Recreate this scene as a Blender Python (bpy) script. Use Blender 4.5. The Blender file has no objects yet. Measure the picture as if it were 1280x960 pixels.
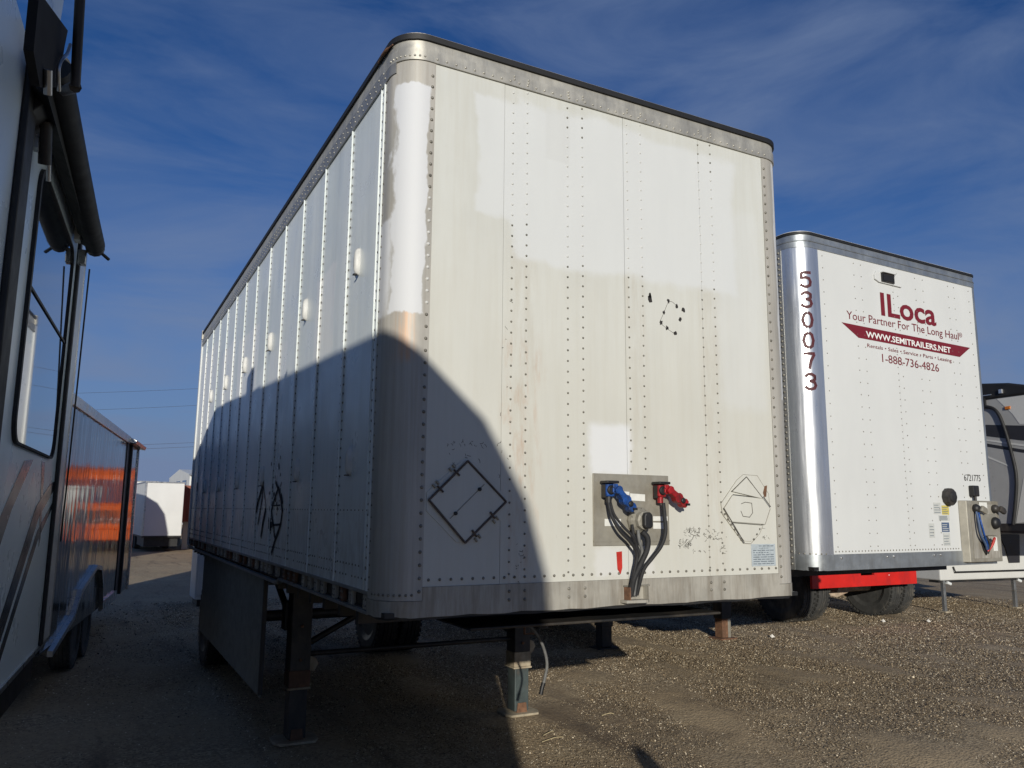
import bpy, math, random
import numpy as np
from mathutils import Vector, Matrix
R=math.radians
random.seed(7); np.random.seed(7)
sc=bpy.context.scene
COL=sc.collection
# ------------------------------------------------------------------ camera
CAMP=(-1.1738,-3.4456,1.7388)
cd=bpy.data.cameras.new('camera'); cam=bpy.data.objects.new('camera',cd); COL.objects.link(cam)
cd.sensor_width=36; cd.lens=36*987.8/1280; cd.clip_start=.05; cd.clip_end=3000
def rotm(a,b,c):
    return Matrix.Rotation(a,3,'Z')@Matrix.Rotation(b,3,'X')@Matrix.Rotation(c,3,'Y')
M3=rotm(-.484,.1591,-.0092)            # local x right, y forward, z up
m=Matrix((M3.col[0],M3.col[2],-M3.col[1])).transposed()
cam.matrix_world=Matrix.Translation(CAMP)@m.to_4x4()
sc.camera=cam
# ------------------------------------------------------------------ sun and sky
SUN_EL=R(13.8); TR=Vector((.407,.914,0)).normalized()
w=bpy.data.worlds.new('World'); sc.world=w; w.use_nodes=True
nt=w.node_tree; N=nt.nodes; Lk=nt.links
for n in list(N): N.remove(n)
def wn(t,**k):
    n=N.new(t)
    for a,b in k.items(): setattr(n,a,b)
    return n
sky=wn('ShaderNodeTexSky'); sky.sky_type='NISHITA'; sky.sun_disc=False
sky.sun_elevation=SUN_EL; sky.sun_rotation=math.atan2(-TR.x,-TR.y)%(2*math.pi)
sky.altitude=300; sky.air_density=1.0; sky.dust_density=.35; sky.ozone_density=3.5
tc=wn('ShaderNodeTexCoord')
mp=wn('ShaderNodeMapping'); mp.inputs['Scale'].default_value=(1.0,1.8,4.5); mp.inputs['Rotation'].default_value=(R(14),R(-16),R(20)); mp.inputs['Location'].default_value=(.9,.2,.55)
n1=wn('ShaderNodeTexNoise'); n1.inputs['Scale'].default_value=2.3; n1.inputs['Detail'].default_value=8; n1.inputs['Roughness'].default_value=.58; n1.inputs['Distortion'].default_value=.5
r1=wn('ShaderNodeMapRange'); r1.inputs['From Min'].default_value=.40; r1.inputs['From Max'].default_value=.76
mul=wn('ShaderNodeMath',operation='MULTIPLY'); mul.inputs[1].default_value=.60
mx=wn('ShaderNodeMix',data_type='RGBA'); mx.inputs[7].default_value=(2.9,4.0,6.6,1)
bg=wn('ShaderNodeBackground'); bg.inputs['Strength'].default_value=.055
out=wn('ShaderNodeOutputWorld')
tint=wn('ShaderNodeMix',data_type='RGBA',blend_type='MULTIPLY'); tint.inputs[0].default_value=1; tint.inputs[7].default_value=(.45,.82,1.34,1)
Lk.new(sky.outputs[0],tint.inputs[6])
Lk.new(tc.outputs['Generated'],mp.inputs[0]); Lk.new(mp.outputs[0],n1.inputs['Vector']); Lk.new(n1.outputs[0],r1.inputs[0])
sepz=wn('ShaderNodeSeparateXYZ'); Lk.new(tc.outputs['Generated'],sepz.inputs[0])
hz=wn('ShaderNodeMapRange',interpolation_type='SMOOTHSTEP'); hz.inputs['From Min'].default_value=.0; hz.inputs['From Max'].default_value=.46; hz.inputs['To Min'].default_value=.78; hz.inputs['To Max'].default_value=.0; Lk.new(sepz.outputs[2],hz.inputs[0])
mxx=wn('ShaderNodeMath',operation='ADD'); mxx.use_clamp=True; Lk.new(hz.outputs[0],mxx.inputs[1])
Lk.new(r1.outputs[0],mul.inputs[0]); Lk.new(mul.outputs[0],mxx.inputs[0]); Lk.new(mxx.outputs[0],mx.inputs[0]); Lk.new(tint.outputs[2],mx.inputs[6]); Lk.new(mx.outputs[2],bg.inputs[0]); Lk.new(bg.outputs[0],out.inputs[0])
sd=bpy.data.lights.new('sun','SUN'); sd.energy=4.15; sd.angle=R(.55); sd.color=(1.0,.95,.84)
sun=bpy.data.objects.new('sun',sd); COL.objects.link(sun)
sdir=Vector((TR.x*math.cos(SUN_EL),TR.y*math.cos(SUN_EL),-math.sin(SUN_EL)))
sun.rotation_euler=sdir.to_track_quat('-Z','Y').to_euler(); sun.location=(-10,-20,15)
vs=sc.view_settings; vs.view_transform='Standard'; vs.look='None'; vs.exposure=0.0; vs.gamma=1
# ------------------------------------------------------------------ materials
class MT:
    def __init__(s,name):
        s.m=bpy.data.materials.new(name); s.m.use_nodes=True; s.t=s.m.node_tree
        s.b=s.t.nodes['Principled BSDF']; s.tc=s.t.nodes.new('ShaderNodeTexCoord')
    def n(s,t,**k):
        x=s.t.nodes.new(t)
        for a,b in k.items(): setattr(x,a,b)
        return x
    def l(s,a,b): s.t.links.new(a,b)
    def noise(s,scale,detail=4,sc3=(1,1,1),rough=.6,dist=0,lo=.35,hi=.65,loc=(0,0,0)):
        mp=s.n('ShaderNodeMapping'); mp.inputs['Scale'].default_value=sc3; mp.inputs['Location'].default_value=loc
        x=s.n('ShaderNodeTexNoise'); x.inputs['Scale'].default_value=scale; x.inputs['Detail'].default_value=detail; x.inputs['Roughness'].default_value=rough; x.inputs['Distortion'].default_value=dist
        s.l(s.tc.outputs['Object'],mp.inputs[0]); s.l(mp.outputs[0],x.inputs['Vector'])
        if lo is None: return x.outputs[0]
        r=s.n('ShaderNodeMapRange'); r.inputs[1].default_value=lo; r.inputs[2].default_value=hi; s.l(x.outputs[0],r.inputs[0]); return r.outputs[0]
    def math(s,op,a,b=None,clamp=False):
        x=s.n('ShaderNodeMath',operation=op); x.use_clamp=clamp
        for i,v in enumerate((a,b)):
            if v is None: continue
            if isinstance(v,(int,float)): x.inputs[i].default_value=v
            else: s.l(v,x.inputs[i])
        return x.outputs[0]
    def mix(s,f,a,b,mode='MIX'):
        x=s.n('ShaderNodeMix',data_type='RGBA',blend_type=mode)
        if isinstance(f,(int,float)): x.inputs[0].default_value=f
        else: s.l(f,x.inputs[0])
        for i,v in ((6,a),(7,b)):
            if isinstance(v,tuple): x.inputs[i].default_value=(*v[:3],1)
            else: s.l(v,x.inputs[i])
        return x.outputs[2]
    def box(s,lo,hi,soft=.02,wob=.05,scale=5,sc3=(1,1,1)):
        """soft box mask in object coordinates with a wobbling outline"""
        nz=s.n('ShaderNodeTexNoise'); nz.inputs['Scale'].default_value=scale; nz.inputs['Detail'].default_value=6; nz.inputs['Roughness'].default_value=.62
        mp=s.n('ShaderNodeMapping'); mp.inputs['Scale'].default_value=sc3
        s.l(s.tc.outputs['Object'],mp.inputs[0]); s.l(mp.outputs[0],nz.inputs['Vector'])
        a=s.n('ShaderNodeVectorMath',operation='SUBTRACT'); a.inputs[1].default_value=(.5,.5,.5); s.l(nz.outputs['Color'],a.inputs[0])
        b=s.n('ShaderNodeVectorMath',operation='MULTIPLY_ADD'); b.inputs[1].default_value=(2*wob,)*3; s.l(a.outputs[0],b.inputs[0]); s.l(s.tc.outputs['Object'],b.inputs[2])
        sp=s.n('ShaderNodeSeparateXYZ'); s.l(b.outputs[0],sp.inputs[0])
        res=None
        for i in range(3):
            for v,sg in ((lo[i],1),(hi[i],-1)):
                if v is None: continue
                r=s.n('ShaderNodeMapRange',interpolation_type='SMOOTHSTEP'); r.inputs[1].default_value=v-soft*sg; r.inputs[2].default_value=v+soft*sg
                if sg<0:
                    r.inputs[1].default_value=v-soft; r.inputs[2].default_value=v+soft; r.inputs[3].default_value=1; r.inputs[4].default_value=0
                s.l(sp.outputs[i],r.inputs[0])
                res=r.outputs[0] if res is None else s.math('MULTIPLY',res,r.outputs[0])
        return res
    def bump(s,h,strength=.3,dist=.01,prev=None):
        x=s.n('ShaderNodeBump'); x.inputs['Strength'].default_value=strength; x.inputs['Distance'].default_value=dist
        s.l(h,x.inputs['Height'])
        if prev is not None: s.l(prev,x.inputs['Normal'])
        return x.outputs[0]
    def done(s,col=None,rough=.5,metal=0,normal=None):
        if isinstance(col,tuple): s.b.inputs['Base Color'].default_value=(*col[:3],1)
        elif col is not None: s.l(col,s.b.inputs['Base Color'])
        if isinstance(rough,(int,float)): s.b.inputs['Roughness'].default_value=rough
        else: s.l(rough,s.b.inputs['Roughness'])
        if isinstance(metal,(int,float)): s.b.inputs['Metallic'].default_value=metal
        else: s.l(metal,s.b.inputs['Metallic'])
        if normal is not None: s.l(normal,s.b.inputs['Normal'])
        return s.m
def simple(name,col,rough=.5,metal=0,var=.25,scale=6,sc3=(1,1,1),bmp=0,bs=40,dirt=None,dirts=3):
    k=MT(name); f=k.noise(scale,5,sc3)
    d=tuple(c*(1-var) for c in col)
    c=k.mix(f,d,col)
    if dirt:
        g=k.noise(dirts,6,(1,1,.5),.7,lo=.5,hi=.72,loc=(3,1,5)); c=k.mix(g,c,dirt)
    nr=k.bump(k.noise(bs,4,lo=None),bmp,.003) if bmp else None
    rr=k.noise(scale*1.7,4,sc3,lo=.2,hi=.8); rg=k.n('ShaderNodeMapRange'); rg.inputs[3].default_value=max(.03,rough-.08); rg.inputs[4].default_value=min(1,rough+.12); k.l(rr,rg.inputs[0])
    return k.done(c,rg.outputs[0],metal,nr)
def mat_front():
    k=MT('weathered_white_front')
    a=k.mix(k.noise(1.6,5,(1,1,.6)),(.515,.52,.485),(.565,.575,.545))
    st=k.noise(9,6,(3,3,.16),.65,lo=.42,hi=.75); a=k.mix(k.math('MULTIPLY',st,.30),a,(.43,.41,.34))
    low=k.box((None,None,None),(None,None,2.9),.7,.3,1.5); a=k.mix(k.math('MULTIPLY',low,.35),a,(.52,.495,.42))
    sp=k.noise(45,6,(1,1,.35),.8,lo=.62,hi=.72); reg=k.noise(3,3,lo=.42,hi=.6,loc=(7,2,1))
    a=k.mix(k.math('MULTIPLY',k.math('MULTIPLY',sp,reg),.4),a,(.30,.24,.18))
    rs=k.box((.60,None,1.35),(.78,None,2.6),.06,.12,4); rn=k.noise(14,6,(1.5,1,.3),.7,lo=.5,hi=.68)
    a=k.mix(k.math('MULTIPLY',k.math('MULTIPLY',rs,rn),.45),a,(.42,.24,.14))
    cs=None
    for c0 in (.62,1.33,1.86):
        b_=k.box((c0,None,1.3),(c0+.15,None,3.1),.03,.03,6,(1,1,.3)); cs=b_ if cs is None else k.math('MAXIMUM',cs,b_)
    a=k.mix(k.math('MULTIPLY',k.math('MULTIPLY',cs,k.noise(11,6,(2,1,.25),.7,lo=.4,hi=.7)),.38),a,(.40,.35,.27))
    clean=(.585,.60,.60)
    p1=k.box((.43,None,3.24),(.95,None,3.86),.018,.09,3.2); p2=k.box((.62,None,3.02),(2.16,None,3.88),.03,.12,2.4)
    p3=k.box((2.0,None,2.35),(2.36,None,3.55),.05,.1,3)
    a=k.mix(k.math('MULTIPLY',k.math('MAXIMUM',p1,p2),.85),a,clean); a=k.mix(k.math('MULTIPLY',p3,.4),a,clean)
    p4=k.box((1.10,None,1.93),(1.36,None,2.2),.025,.035,7); a=k.mix(k.math('MULTIPLY',p4,.9),a,(.64,.65,.66))
    p5=k.box((1.13,None,1.41),(1.5,None,1.56),.02,.05,9); a=k.mix(k.math('MULTIPLY',p5,.6),a,(.61,.61,.60))
    p6=k.box((.83,None,3.6),(.98,None,3.9),.01,.02,6); a=k.mix(k.math('MULTIPLY',p6,.6),a,(.54,.55,.54))
    h=k.noise(1.7,2,(1,1,.4),lo=None); nr=k.bump(h,.4,.04); nr=k.bump(k.noise(6,2,(1,1,.5),lo=None),.12,.015,nr); nr=k.bump(k.noise(160,3,lo=None),.05,.002,nr)
    return k.done(a,k.mix(k.noise(3,4),(.38,.38,.38),(.55,.55,.55)),0,nr)
def mat_side():
    k=MT('weathered_white_side')
    a=k.mix(k.noise(2.0,4,(1,1,.5)),(.64,.69,.69),(.72,.76,.76))
    # rectangular repaint patches, each with its own edge
    cl=(.78,.79,.78); gr=(.56,.61,.61)
    for lo,hi,c,f in (((None,1.05,2.65),(None,1.5,3.18),cl,.8),((None,2.3,2.55),(None,2.95,2.95),cl,.6),((None,3.5,2.6),(None,4.6,3.35),cl,.8),((None,4.9,2.4),(None,5.9,3.45),cl,.9),((None,6.2,1.4),(None,7.8,3.7),cl,.9),((None,2.95,2.9),(None,3.5,3.6),gr,.5),((None,5.7,2.75),(None,6.2,3.5),gr,.6)):
        a=k.mix(k.math('MULTIPLY',k.box(lo,hi,.02,.09,3),f),a,c)
    st=k.noise(8,6,(3,3,.15),.65,lo=.45,hi=.8); a=k.mix(k.math('MULTIPLY',st,.22),a,(.38,.37,.33))
    low=k.box((None,None,None),(None,None,1.75),.15,.1,3); a=k.mix(k.math('MULTIPLY',low,k.math('MULTIPLY',k.noise(10,6,(2,2,.7),lo=.4,hi=.7),.5)),a,(.33,.30,.25))
    nr=k.bump(k.noise(1.5,2,(1,1.6,.35),lo=None),.25,.04)
    return k.done(a,k.mix(k.noise(3,4),(.26,.26,.26),(.40,.40,.40)),0,nr)
def mat_post():
    k=MT('painted_aluminium_corner_post')
    a=k.mix(k.noise(5,5,(1,1,.3)),(.34,.33,.30),(.44,.42,.38))
    st=k.noise(13,6,(4,4,.12),.6,lo=.4,hi=.7); a=k.mix(k.math('MULTIPLY',st,.5),a,(.28,.25,.21))
    ru=k.box((.045,None,2.44),(.115,None,2.70),.03,.05,6,(1,1,.4)); rn=k.noise(20,6,(3,3,.15),lo=.38,hi=.62)
    a=k.mix(k.math('MULTIPLY',k.math('MULTIPLY',ru,rn),.8),a,(.55,.32,.18))
    pt=k.box((.012,None,2.66),(.158,None,3.84),.006,.045,9,(1,1,.5)); pt2=k.box((-.1,None,2.66),(.012,None,3.15),.012,.03,7,(1,1,.5))
    pr=k.box((2.50,None,2.42),(2.7,None,3.95),.006,.03,7,(1,1,.5))
    pw=k.math('MAXIMUM',k.math('MAXIMUM',pt,pt2),pr)
    a=k.mix(pw,a,(.56,.57,.585))
    met=k.math('MULTIPLY',k.math('SUBTRACT',1.0,pw),.10)
    nr=k.bump(k.noise(60,4,(1,1,.1),lo=None),.08,.003)
    return k.done(a,k.mix(pw,(.52,.52,.52),(.62,.62,.62)),met,nr)
def mat_metal(name,col,rough=.4,metal=.8,st=.5,dark=(.2,.19,.17)):
    k=MT(name); a=k.mix(k.noise(4,5),tuple(c*.8 for c in col),col)
    s=k.noise(10,6,(2,2,.2),.7,lo=.42,hi=.75); a=k.mix(k.math('MULTIPLY',s,st),a,dark)
    nr=k.bump(k.noise(4,3,(1,1,1),lo=None),.25,.02); nr=k.bump(k.noise(90,4,(1,1,.15),lo=None),.08,.002,nr)
    return k.done(a,k.mix(k.noise(8,4),(rough*.8,)*3,(rough*1.3,)*3),metal,nr)
def mat_ground():
    k=MT('gravel_ground')
    a=k.mix(k.noise(.35,5,lo=.3,hi=.7),(.27,.195,.115),(.47,.36,.22))
    vo=k.n('ShaderNodeTexVoronoi'); vo.inputs['Scale'].default_value=55; k.l(k.tc.outputs['Object'],vo.inputs['Vector'])
    bw=k.n('ShaderNodeSeparateColor'); k.l(vo.outputs['Color'],bw.inputs[0])
    gr=k.noise(1.1,4,lo=.35,hi=.62,loc=(4,4,0))
    a2=k.mix(bw.outputs[0],(.11,.08,.048),(.50,.40,.26)); a=k.mix(k.math('MULTIPLY',gr,.75),a,a2)
    a=k.mix(k.noise(22,6,lo=.5,hi=.75),a,k.mix(.5,a,(.11,.082,.055)))
    # damp brown trail and tyre tracks
    tr=k.noise(1.2,5,(2.4,.35,1),.6,lo=.55,hi=.68,loc=(1,2,0)); a=k.mix(k.math('MULTIPLY',tr,.6),a,(.10,.07,.045)); dk=k.box((2.3,1.4,None),(3.3,3.1,None),.12,.35,2.2); a=k.mix(k.math('MULTIPLY',dk,.45),a,(.085,.055,.035)); lt=k.noise(.8,4,(1,1,1),lo=.55,hi=.75,loc=(9,3,0)); a=k.mix(k.math('MULTIPLY',lt,.4),a,(.46,.38,.26))
    vo2=k.n('ShaderNodeTexVoronoi'); vo2.inputs['Scale'].default_value=38; k.l(k.tc.outputs['Object'],vo2.inputs['Vector'])
    nr=k.bump(vo.outputs['Distance'],.4,.010); nr=k.bump(vo2.outputs['Distance'],.25,.010,nr); nr=k.bump(k.noise(3.5,5,lo=None),.3,.04,nr)
    return k.done(a,.95,0,nr)
def mat_stone():
    k=MT('gravel_stone'); g=k.n('ShaderNodeNewGeometry'); r=k.n('ShaderNodeValToRGB'); r.color_ramp.elements[0].color=(.07,.054,.038,1); r.color_ramp.elements[1].color=(.80,.70,.53,1)
    e=r.color_ramp.elements.new(.5); e.color=(.24,.175,.105,1); e=r.color_ramp.elements.new(.8); e.color=(.42,.325,.205,1)
    k.l(g.outputs['Random Per Island'],r.inputs[0]); return k.done(r.outputs[0],.85)
MAT=dict(
 front=mat_front(), side=mat_side(), post=mat_post(), ground=mat_ground(), stone=mat_stone(),
 alu=mat_metal('weathered_aluminium_rail',(.52,.50,.44),.42,.45,.5),
 alu_side=mat_metal('grey_side_rail',(.34,.34,.33),.45,.5,.6),
 alu_low=mat_metal('stained_bottom_rail',(.42,.40,.35),.5,.25,.85,(.17,.14,.105)),
 chrome=simple('bright_aluminium_corner',(.74,.75,.76),.30,.85,.15,7,(3,3,.25)),
 galv=mat_metal('galvanised_rail',(.42,.45,.47),.38,.7,.4),
 matt_black=simple('matt_black_fabric',(.005,.005,.006),.95,0,.3),
 rubber=simple('black_rubber_seal',(.012,.012,.013),.6,0,.3,bmp=.2),
 black=simple('black_painted_steel',(.016,.016,.017),.5,0,.4,dirt=(.06,.05,.04)),
 rivet=simple('dull_rivet',(.25,.235,.20),.5,.4,.5,20),
 rivet_w=simple('painted_rivet',(.58,.58,.56),.5,0,.15,20),
 rivet_c=simple('bright_rivet',(.55,.55,.55),.35,.8,.3,20),
 white2=simple('clean_white_panel',(.60,.61,.60),.38,0,.06,2,(1,1,.4)),
 beige=simple('grey_beige_plate',(.33,.31,.26),.5,.3,.25,8,bmp=.1,dirt=(.2,.17,.12)),
 blue=simple('blue_anodised',(.012,.085,.36),.5,.15,.5,40,bmp=.3,bs=150,dirt=(.02,.035,.08),dirts=28),
 red=simple('red_anodised',(.42,.012,.018),.5,.15,.5,40,bmp=.3,bs=150,dirt=(.08,.01,.01),dirts=28),
 redpaint=simple('red_paint_steel',(.62,.018,.012),.42,0,.25,3,bmp=.05,dirt=(.30,.02,.02)),
 hose=simple('black_hose',(.018,.018,.02),.72,0,.4,30),
 cable=simple('grey_hose',(.16,.16,.155),.7,0,.4,30),
 paper=simple('white_sticker',(.68,.68,.64),.6,0,.12,30),
 paper_blue=simple('faded_blue_label',(.42,.47,.50),.6,0,.2,30),
 print_=simple('grey_print',(.16,.19,.22),.6,0,.2,30),
 yellow=simple('yellow_label',(.60,.50,.12),.6,0,.3,40),
 bluel=simple('blue_label',(.07,.11,.20),.6,0,.2,40),
 greyl=simple('pale_grey_label',(.50,.51,.49),.6,0,.1,40),
 tag=simple('red_tape',(.50,.03,.02),.5,0,.3,20),
 digit=simple('dark_maroon_print',(.075,.007,.012),.55,0,.3,20),
 maroon=simple('maroon_print',(.17,.010,.018),.5,0,.12,10),
 whiteprint=simple('white_print',(.78,.78,.76),.5,0,.05,10),
 residue=simple('black_adhesive_residue',(.025,.022,.02),.7,0,.5,60),
 crack=simple('thin_dark_line',(.10,.09,.075),.8,0,.5,60),
 frame=simple('brown_weathered_frame',(.13,.10,.085),.7,.2,.4,30),
 crack2=simple('thin_pale_brown_line',(.20,.17,.13),.8,0,.4,60),
 rust=simple('rusty_steel',(.20,.10,.055),.8,0,.5,25,bmp=.3,dirt=(.09,.05,.03)),
 tyre=simple('dusty_tyre_rubber',(.045,.045,.043),.85,0,.4,10,bmp=.3,dirt=(.16,.14,.11)),
 legdark=simple('grey_green_leg',(.075,.095,.095),.45,.2,.3,10,bmp=.05,dirt=(.14,.08,.05)),
 dust=simple('dusty_tan_steel',(.42,.36,.26),.8,0,.35,15,bmp=.2,dirt=(.25,.17,.10)),
 axle=simple('dusty_cream_axle',(.48,.38,.28),.7,0,.4,12,bmp=.2,dirt=(.25,.10,.05)),
 skirt=simple('grey_underbody_panel',(.20,.21,.185),.6,0,.3,12,bmp=.1),
 rvwall=simple('glossy_rv_fibreglass',(.74,.84,.87),.28,0,.06,1.5),
 rvtrim=simple('white_rv_trim',(.62,.64,.64),.3,0,.1,4),
 rvstripe=simple('brown_grey_vinyl_stripe',(.26,.24,.21),.2,0,.12,4),
 rvdark=simple('dark_vinyl_stripe',(.03,.03,.035),.2,0,.12,4),
 fabric=simple('black_awning_fabric',(.012,.013,.014),.7,0,.4,8,bmp=.2),
 alub=mat_metal('grey_awning_aluminium',(.45,.46,.46),.3,.8,.2),
 rvgrey=simple('grey_rv_fibreglass',(.36,.36,.355),.3,0,.08,3),
 rvwhite=simple('white_rv_cap',(.58,.58,.56),.25,0,.06,3),
 amber=simple('amber_lens',(.60,.18,.02),.2,0,.2,20),
 btrim=mat_metal('silver_trailer_trim',(.55,.56,.57),.3,.8,.2),
 farwhite=simple('far_white_panel',(.66,.67,.66),.35,0,.08,1),
 redbrown=simple('red_brown_steel',(.26,.07,.04),.6,0,.35,3,dirt=(.15,.06,.04)),
 orange=simple('orange_machine_paint',(.80,.13,.015),.4,0,.2,3),
 wood=simple('weathered_pole_wood',(.30,.20,.15),.9,0,.3,6,bmp=.3),
 stem=simple('dry_grass',(.45,.37,.22),.9,0,.3,30),
 litter=simple('pale_litter',(.75,.72,.66),.7,0,.2,40),
)
def mat_glass():
    k=MT('tinted_mirror_window'); nr=k.bump(k.noise(2,2,lo=None),.04,.02); m_=k.done((.02,.026,.035),.03,0,nr); k.b.inputs['Specular IOR Level'].default_value=1.0; k.b.inputs['Coat Weight'].default_value=1; k.b.inputs['Coat IOR'].default_value=2.4; k.b.inputs['Coat Roughness'].default_value=.02; return m_
MAT['glass']=mat_glass()
def mat_blackgloss():
    k=MT('glossy_black_panel'); nr=k.bump(k.noise(2.6,3,(1,1,.22),lo=None),.55,.035); m_=k.done((.012,.012,.013),.10,0,nr); k.b.inputs['Coat Weight'].default_value=.25; k.b.inputs['Coat IOR'].default_value=1.6; k.b.inputs['Coat Roughness'].default_value=.05; return m_
MAT['bgloss']=mat_blackgloss()
# ------------------------------------------------------------------ mesh helpers
class MB:
    def __init__(s): s.v=[]; s.f=[]; s.smooth=[]
    def add(s,vs,fs,sm=False):
        o=len(s.v); s.v+= [tuple(x) for x in vs]; s.f+=[tuple(i+o for i in f) for f in fs]; s.smooth+=[sm]*len(fs); return s
    def box(s,a,b,M=None):
        x0,y0,z0=a; x1,y1,z1=b
        x0,x1=min(x0,x1),max(x0,x1); y0,y1=min(y0,y1),max(y0,y1); z0,z1=min(z0,z1),max(z0,z1)
        vs=[(x0,y0,z0),(x1,y0,z0),(x1,y1,z0),(x0,y1,z0),(x0,y0,z1),(x1,y0,z1),(x1,y1,z1),(x0,y1,z1)]
        if M is not None: vs=[M@Vector(p) for p in vs]
        return s.add(vs,[(0,3,2,1),(4,5,6,7),(0,1,5,4),(1,2,6,5),(2,3,7,6),(3,0,4,7)])
    def cbox(s,c,d,M=None): return s.box([c[i]-d[i]/2 for i in range(3)],[c[i]+d[i]/2 for i in range(3)],M)
    def prism(s,poly,ax,a,b):
        """poly of 2D points extruded along axis ax (0,1,2) from a to b"""
        def P(p,t):
            if ax==0: return (t,p[0],p[1])
            if ax==1: return (p[0],t,p[1])
            return (p[0],p[1],t)
        n=len(poly); vs=[P(p,a) for p in poly]+[P(p,b) for p in poly]
        fs=[tuple(range(n)),tuple(range(2*n-1,n-1,-1))]+[(i,i+n,(i+1)%n+n,(i+1)%n) for i in range(n)]
        return s.add(vs,fs)
    def tube(s,pts,r,n=8,closed=False,cap=True):
        pts=[Vector(p) for p in pts]; rings=[]; up=None
        for i,p in enumerate(pts):
            t=(pts[min(i+1,len(pts)-1)]-pts[max(i-1,0)]).normalized()
            if up is None:
                up=Vector((0,0,1)) if abs(t.z)<.9 else Vector((1,0,0))
            a=t.cross(up).normalized(); up=a.cross(t).normalized()
            rr=r[i] if isinstance(r,(list,tuple)) else r
            rings.append([p+(a*math.cos(2*math.pi*k/n)+up*math.sin(2*math.pi*k/n))*rr for k in range(n)])
        vs=[q for g in rings for q in g]; fs=[]
        for i in range(len(rings)-1):
            for k in range(n): fs.append((i*n+k,i*n+(k+1)%n,(i+1)*n+(k+1)%n,(i+1)*n+k))
        s.add(vs,fs,True)
        if cap:
            m0=len(rings)-1; s.add(vs[:n],[tuple(range(n))[::-1]]); s.add(vs[m0*n:],[tuple(range(n))])
        return s
    def lathe(s,prof,c,ax,n=32,sm=True):
        """prof [(r,t)] around axis ax through c"""
        vs=[]
        for r,t in prof:
            for k in range(n):
                a=2*math.pi*k/n; u,v_=r*math.cos(a),r*math.sin(a)
                p={0:(t,u,v_),1:(u,t,v_),2:(u,v_,t)}[ax]; vs.append((c[0]+p[0],c[1]+p[1],c[2]+p[2]))
        fs=[]
        for i in range(len(prof)-1):
            for k in range(n): fs.append((i*n+k,i*n+(k+1)%n,(i+1)*n+(k+1)%n,(i+1)*n+k))
        s.add(vs,fs,sm); s.add(vs[:n],[tuple(range(n))]); s.add(vs[-n:],[tuple(range(n))[::-1]])
        return s
    def dome(s,c,nrm,r,h,n=6):
        nrm=Vector(nrm).normalized(); a=nrm.orthogonal().normalized(); b=nrm.cross(a); c=Vector(c)
        v1=[c+(a*math.cos(2*math.pi*k/n)+b*math.sin(2*math.pi*k/n))*r for k in range(n)]
        v2=[c+(a*math.cos(2*math.pi*k/n)+b*math.sin(2*math.pi*k/n))*r*.72+nrm*h*.75 for k in range(n)]
        vs=v1+v2+[c+nrm*h]
        return s.add(vs,[(k,(k+1)%n,n+(k+1)%n,n+k) for k in range(n)]+[(n+k,n+(k+1)%n,2*n) for k in range(n)],True)
    def build(s,name,mat,parent=None,bevel=0,seg=2,recalc=True,**props):
        me=bpy.data.meshes.new(name); me.from_pydata(s.v,[],s.f); me.update()
        me.polygons.foreach_set('use_smooth',s.smooth)
        if recalc:
            import bmesh
            b=bmesh.new(); b.from_mesh(me); bmesh.ops.recalc_face_normals(b,faces=b.faces); b.to_mesh(me); b.free()
        me.materials.append(MAT[mat] if isinstance(mat,str) else mat)
        o=bpy.data.objects.new(name,me); COL.objects.link(o)
        if parent is not None: o.parent=parent
        if bevel:
            md=o.modifiers.new('bevel','BEVEL'); md.width=bevel; md.segments=seg; md.limit_method='ANGLE'; md.angle_limit=R(35)
        for k_,v_ in props.items(): o[k_]=v_
        return o
def thing(name,label,cat,loc=(0,0,0),rz=0,group=None):
    o=bpy.data.objects.new(name,None); COL.objects.link(o); o.location=loc; o.rotation_euler=(0,0,rz); o.empty_display_size=.3
    o['label']=label; o['category']=cat
    if group: o['group']=group
    return o
def tag(o,label,cat,group=None):
    o['label']=label; o['category']=cat
    if group: o['group']=group
    return o
def smooth_path(pts,n=8):
    P=[Vector(p) for p in pts]; P=[2*P[0]-P[1]]+P+[2*P[-1]-P[-2]]; out=[]
    for i in range(1,len(P)-2):
        for k in range(n):
            t=k/n; a,b,c,d=P[i-1],P[i],P[i+1],P[i+2]
            out.append(.5*((2*b)+(c-a)*t+(2*a-5*b+4*c-d)*t*t+(3*b-a-3*c+d)*t**3))
    out.append(P[-2]); return out
def stroke(mb,pts,wd,mapf,th=.0015):
    """a flat strip along 2D points; mapf(u,v,h) -> 3D"""
    for a,b in zip(pts[:-1],pts[1:]):
        a=Vector(a); b=Vector(b); d=(b-a); 
        if d.length<1e-6: continue
        n=Vector((-d.y,d.x)).normalized()*wd/2; e=d.normalized()*wd*.25
        q=[a-e+n,a-e-n,b+e-n,b+e+n]
        vs=[mapf(p.x,p.y,0.0) for p in q]+[mapf(p.x,p.y,th) for p in q]
        mb.add(vs,[(4,5,6,7),(0,4,7,3),(1,2,6,5),(0,1,5,4),(2,3,7,6)])
def text_mesh(txt,height,width,bold=0.0,xs=0):
    cu=bpy.data.curves.new('lettering','FONT'); cu.body=txt; cu.size=1; cu.offset=bold; cu.resolution_u=3; cu.extrude=0; cu.space_character=1+xs
    o=bpy.data.objects.new('lettering_source',cu); COL.objects.link(o); dg=bpy.context.evaluated_depsgraph_get(); dg.update()
    me=bpy.data.meshes.new_from_object(o.evaluated_get(dg)); bpy.data.objects.remove(o); bpy.data.curves.remove(cu)
    v=np.array([x.co[:] for x in me.vertices]); f=[tuple(p.vertices) for p in me.polygons]; bpy.data.meshes.remove(me)
    v[:,0]-=v[:,0].min(); v[:,0]*=width/v[:,0].max()
    return v,f
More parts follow.
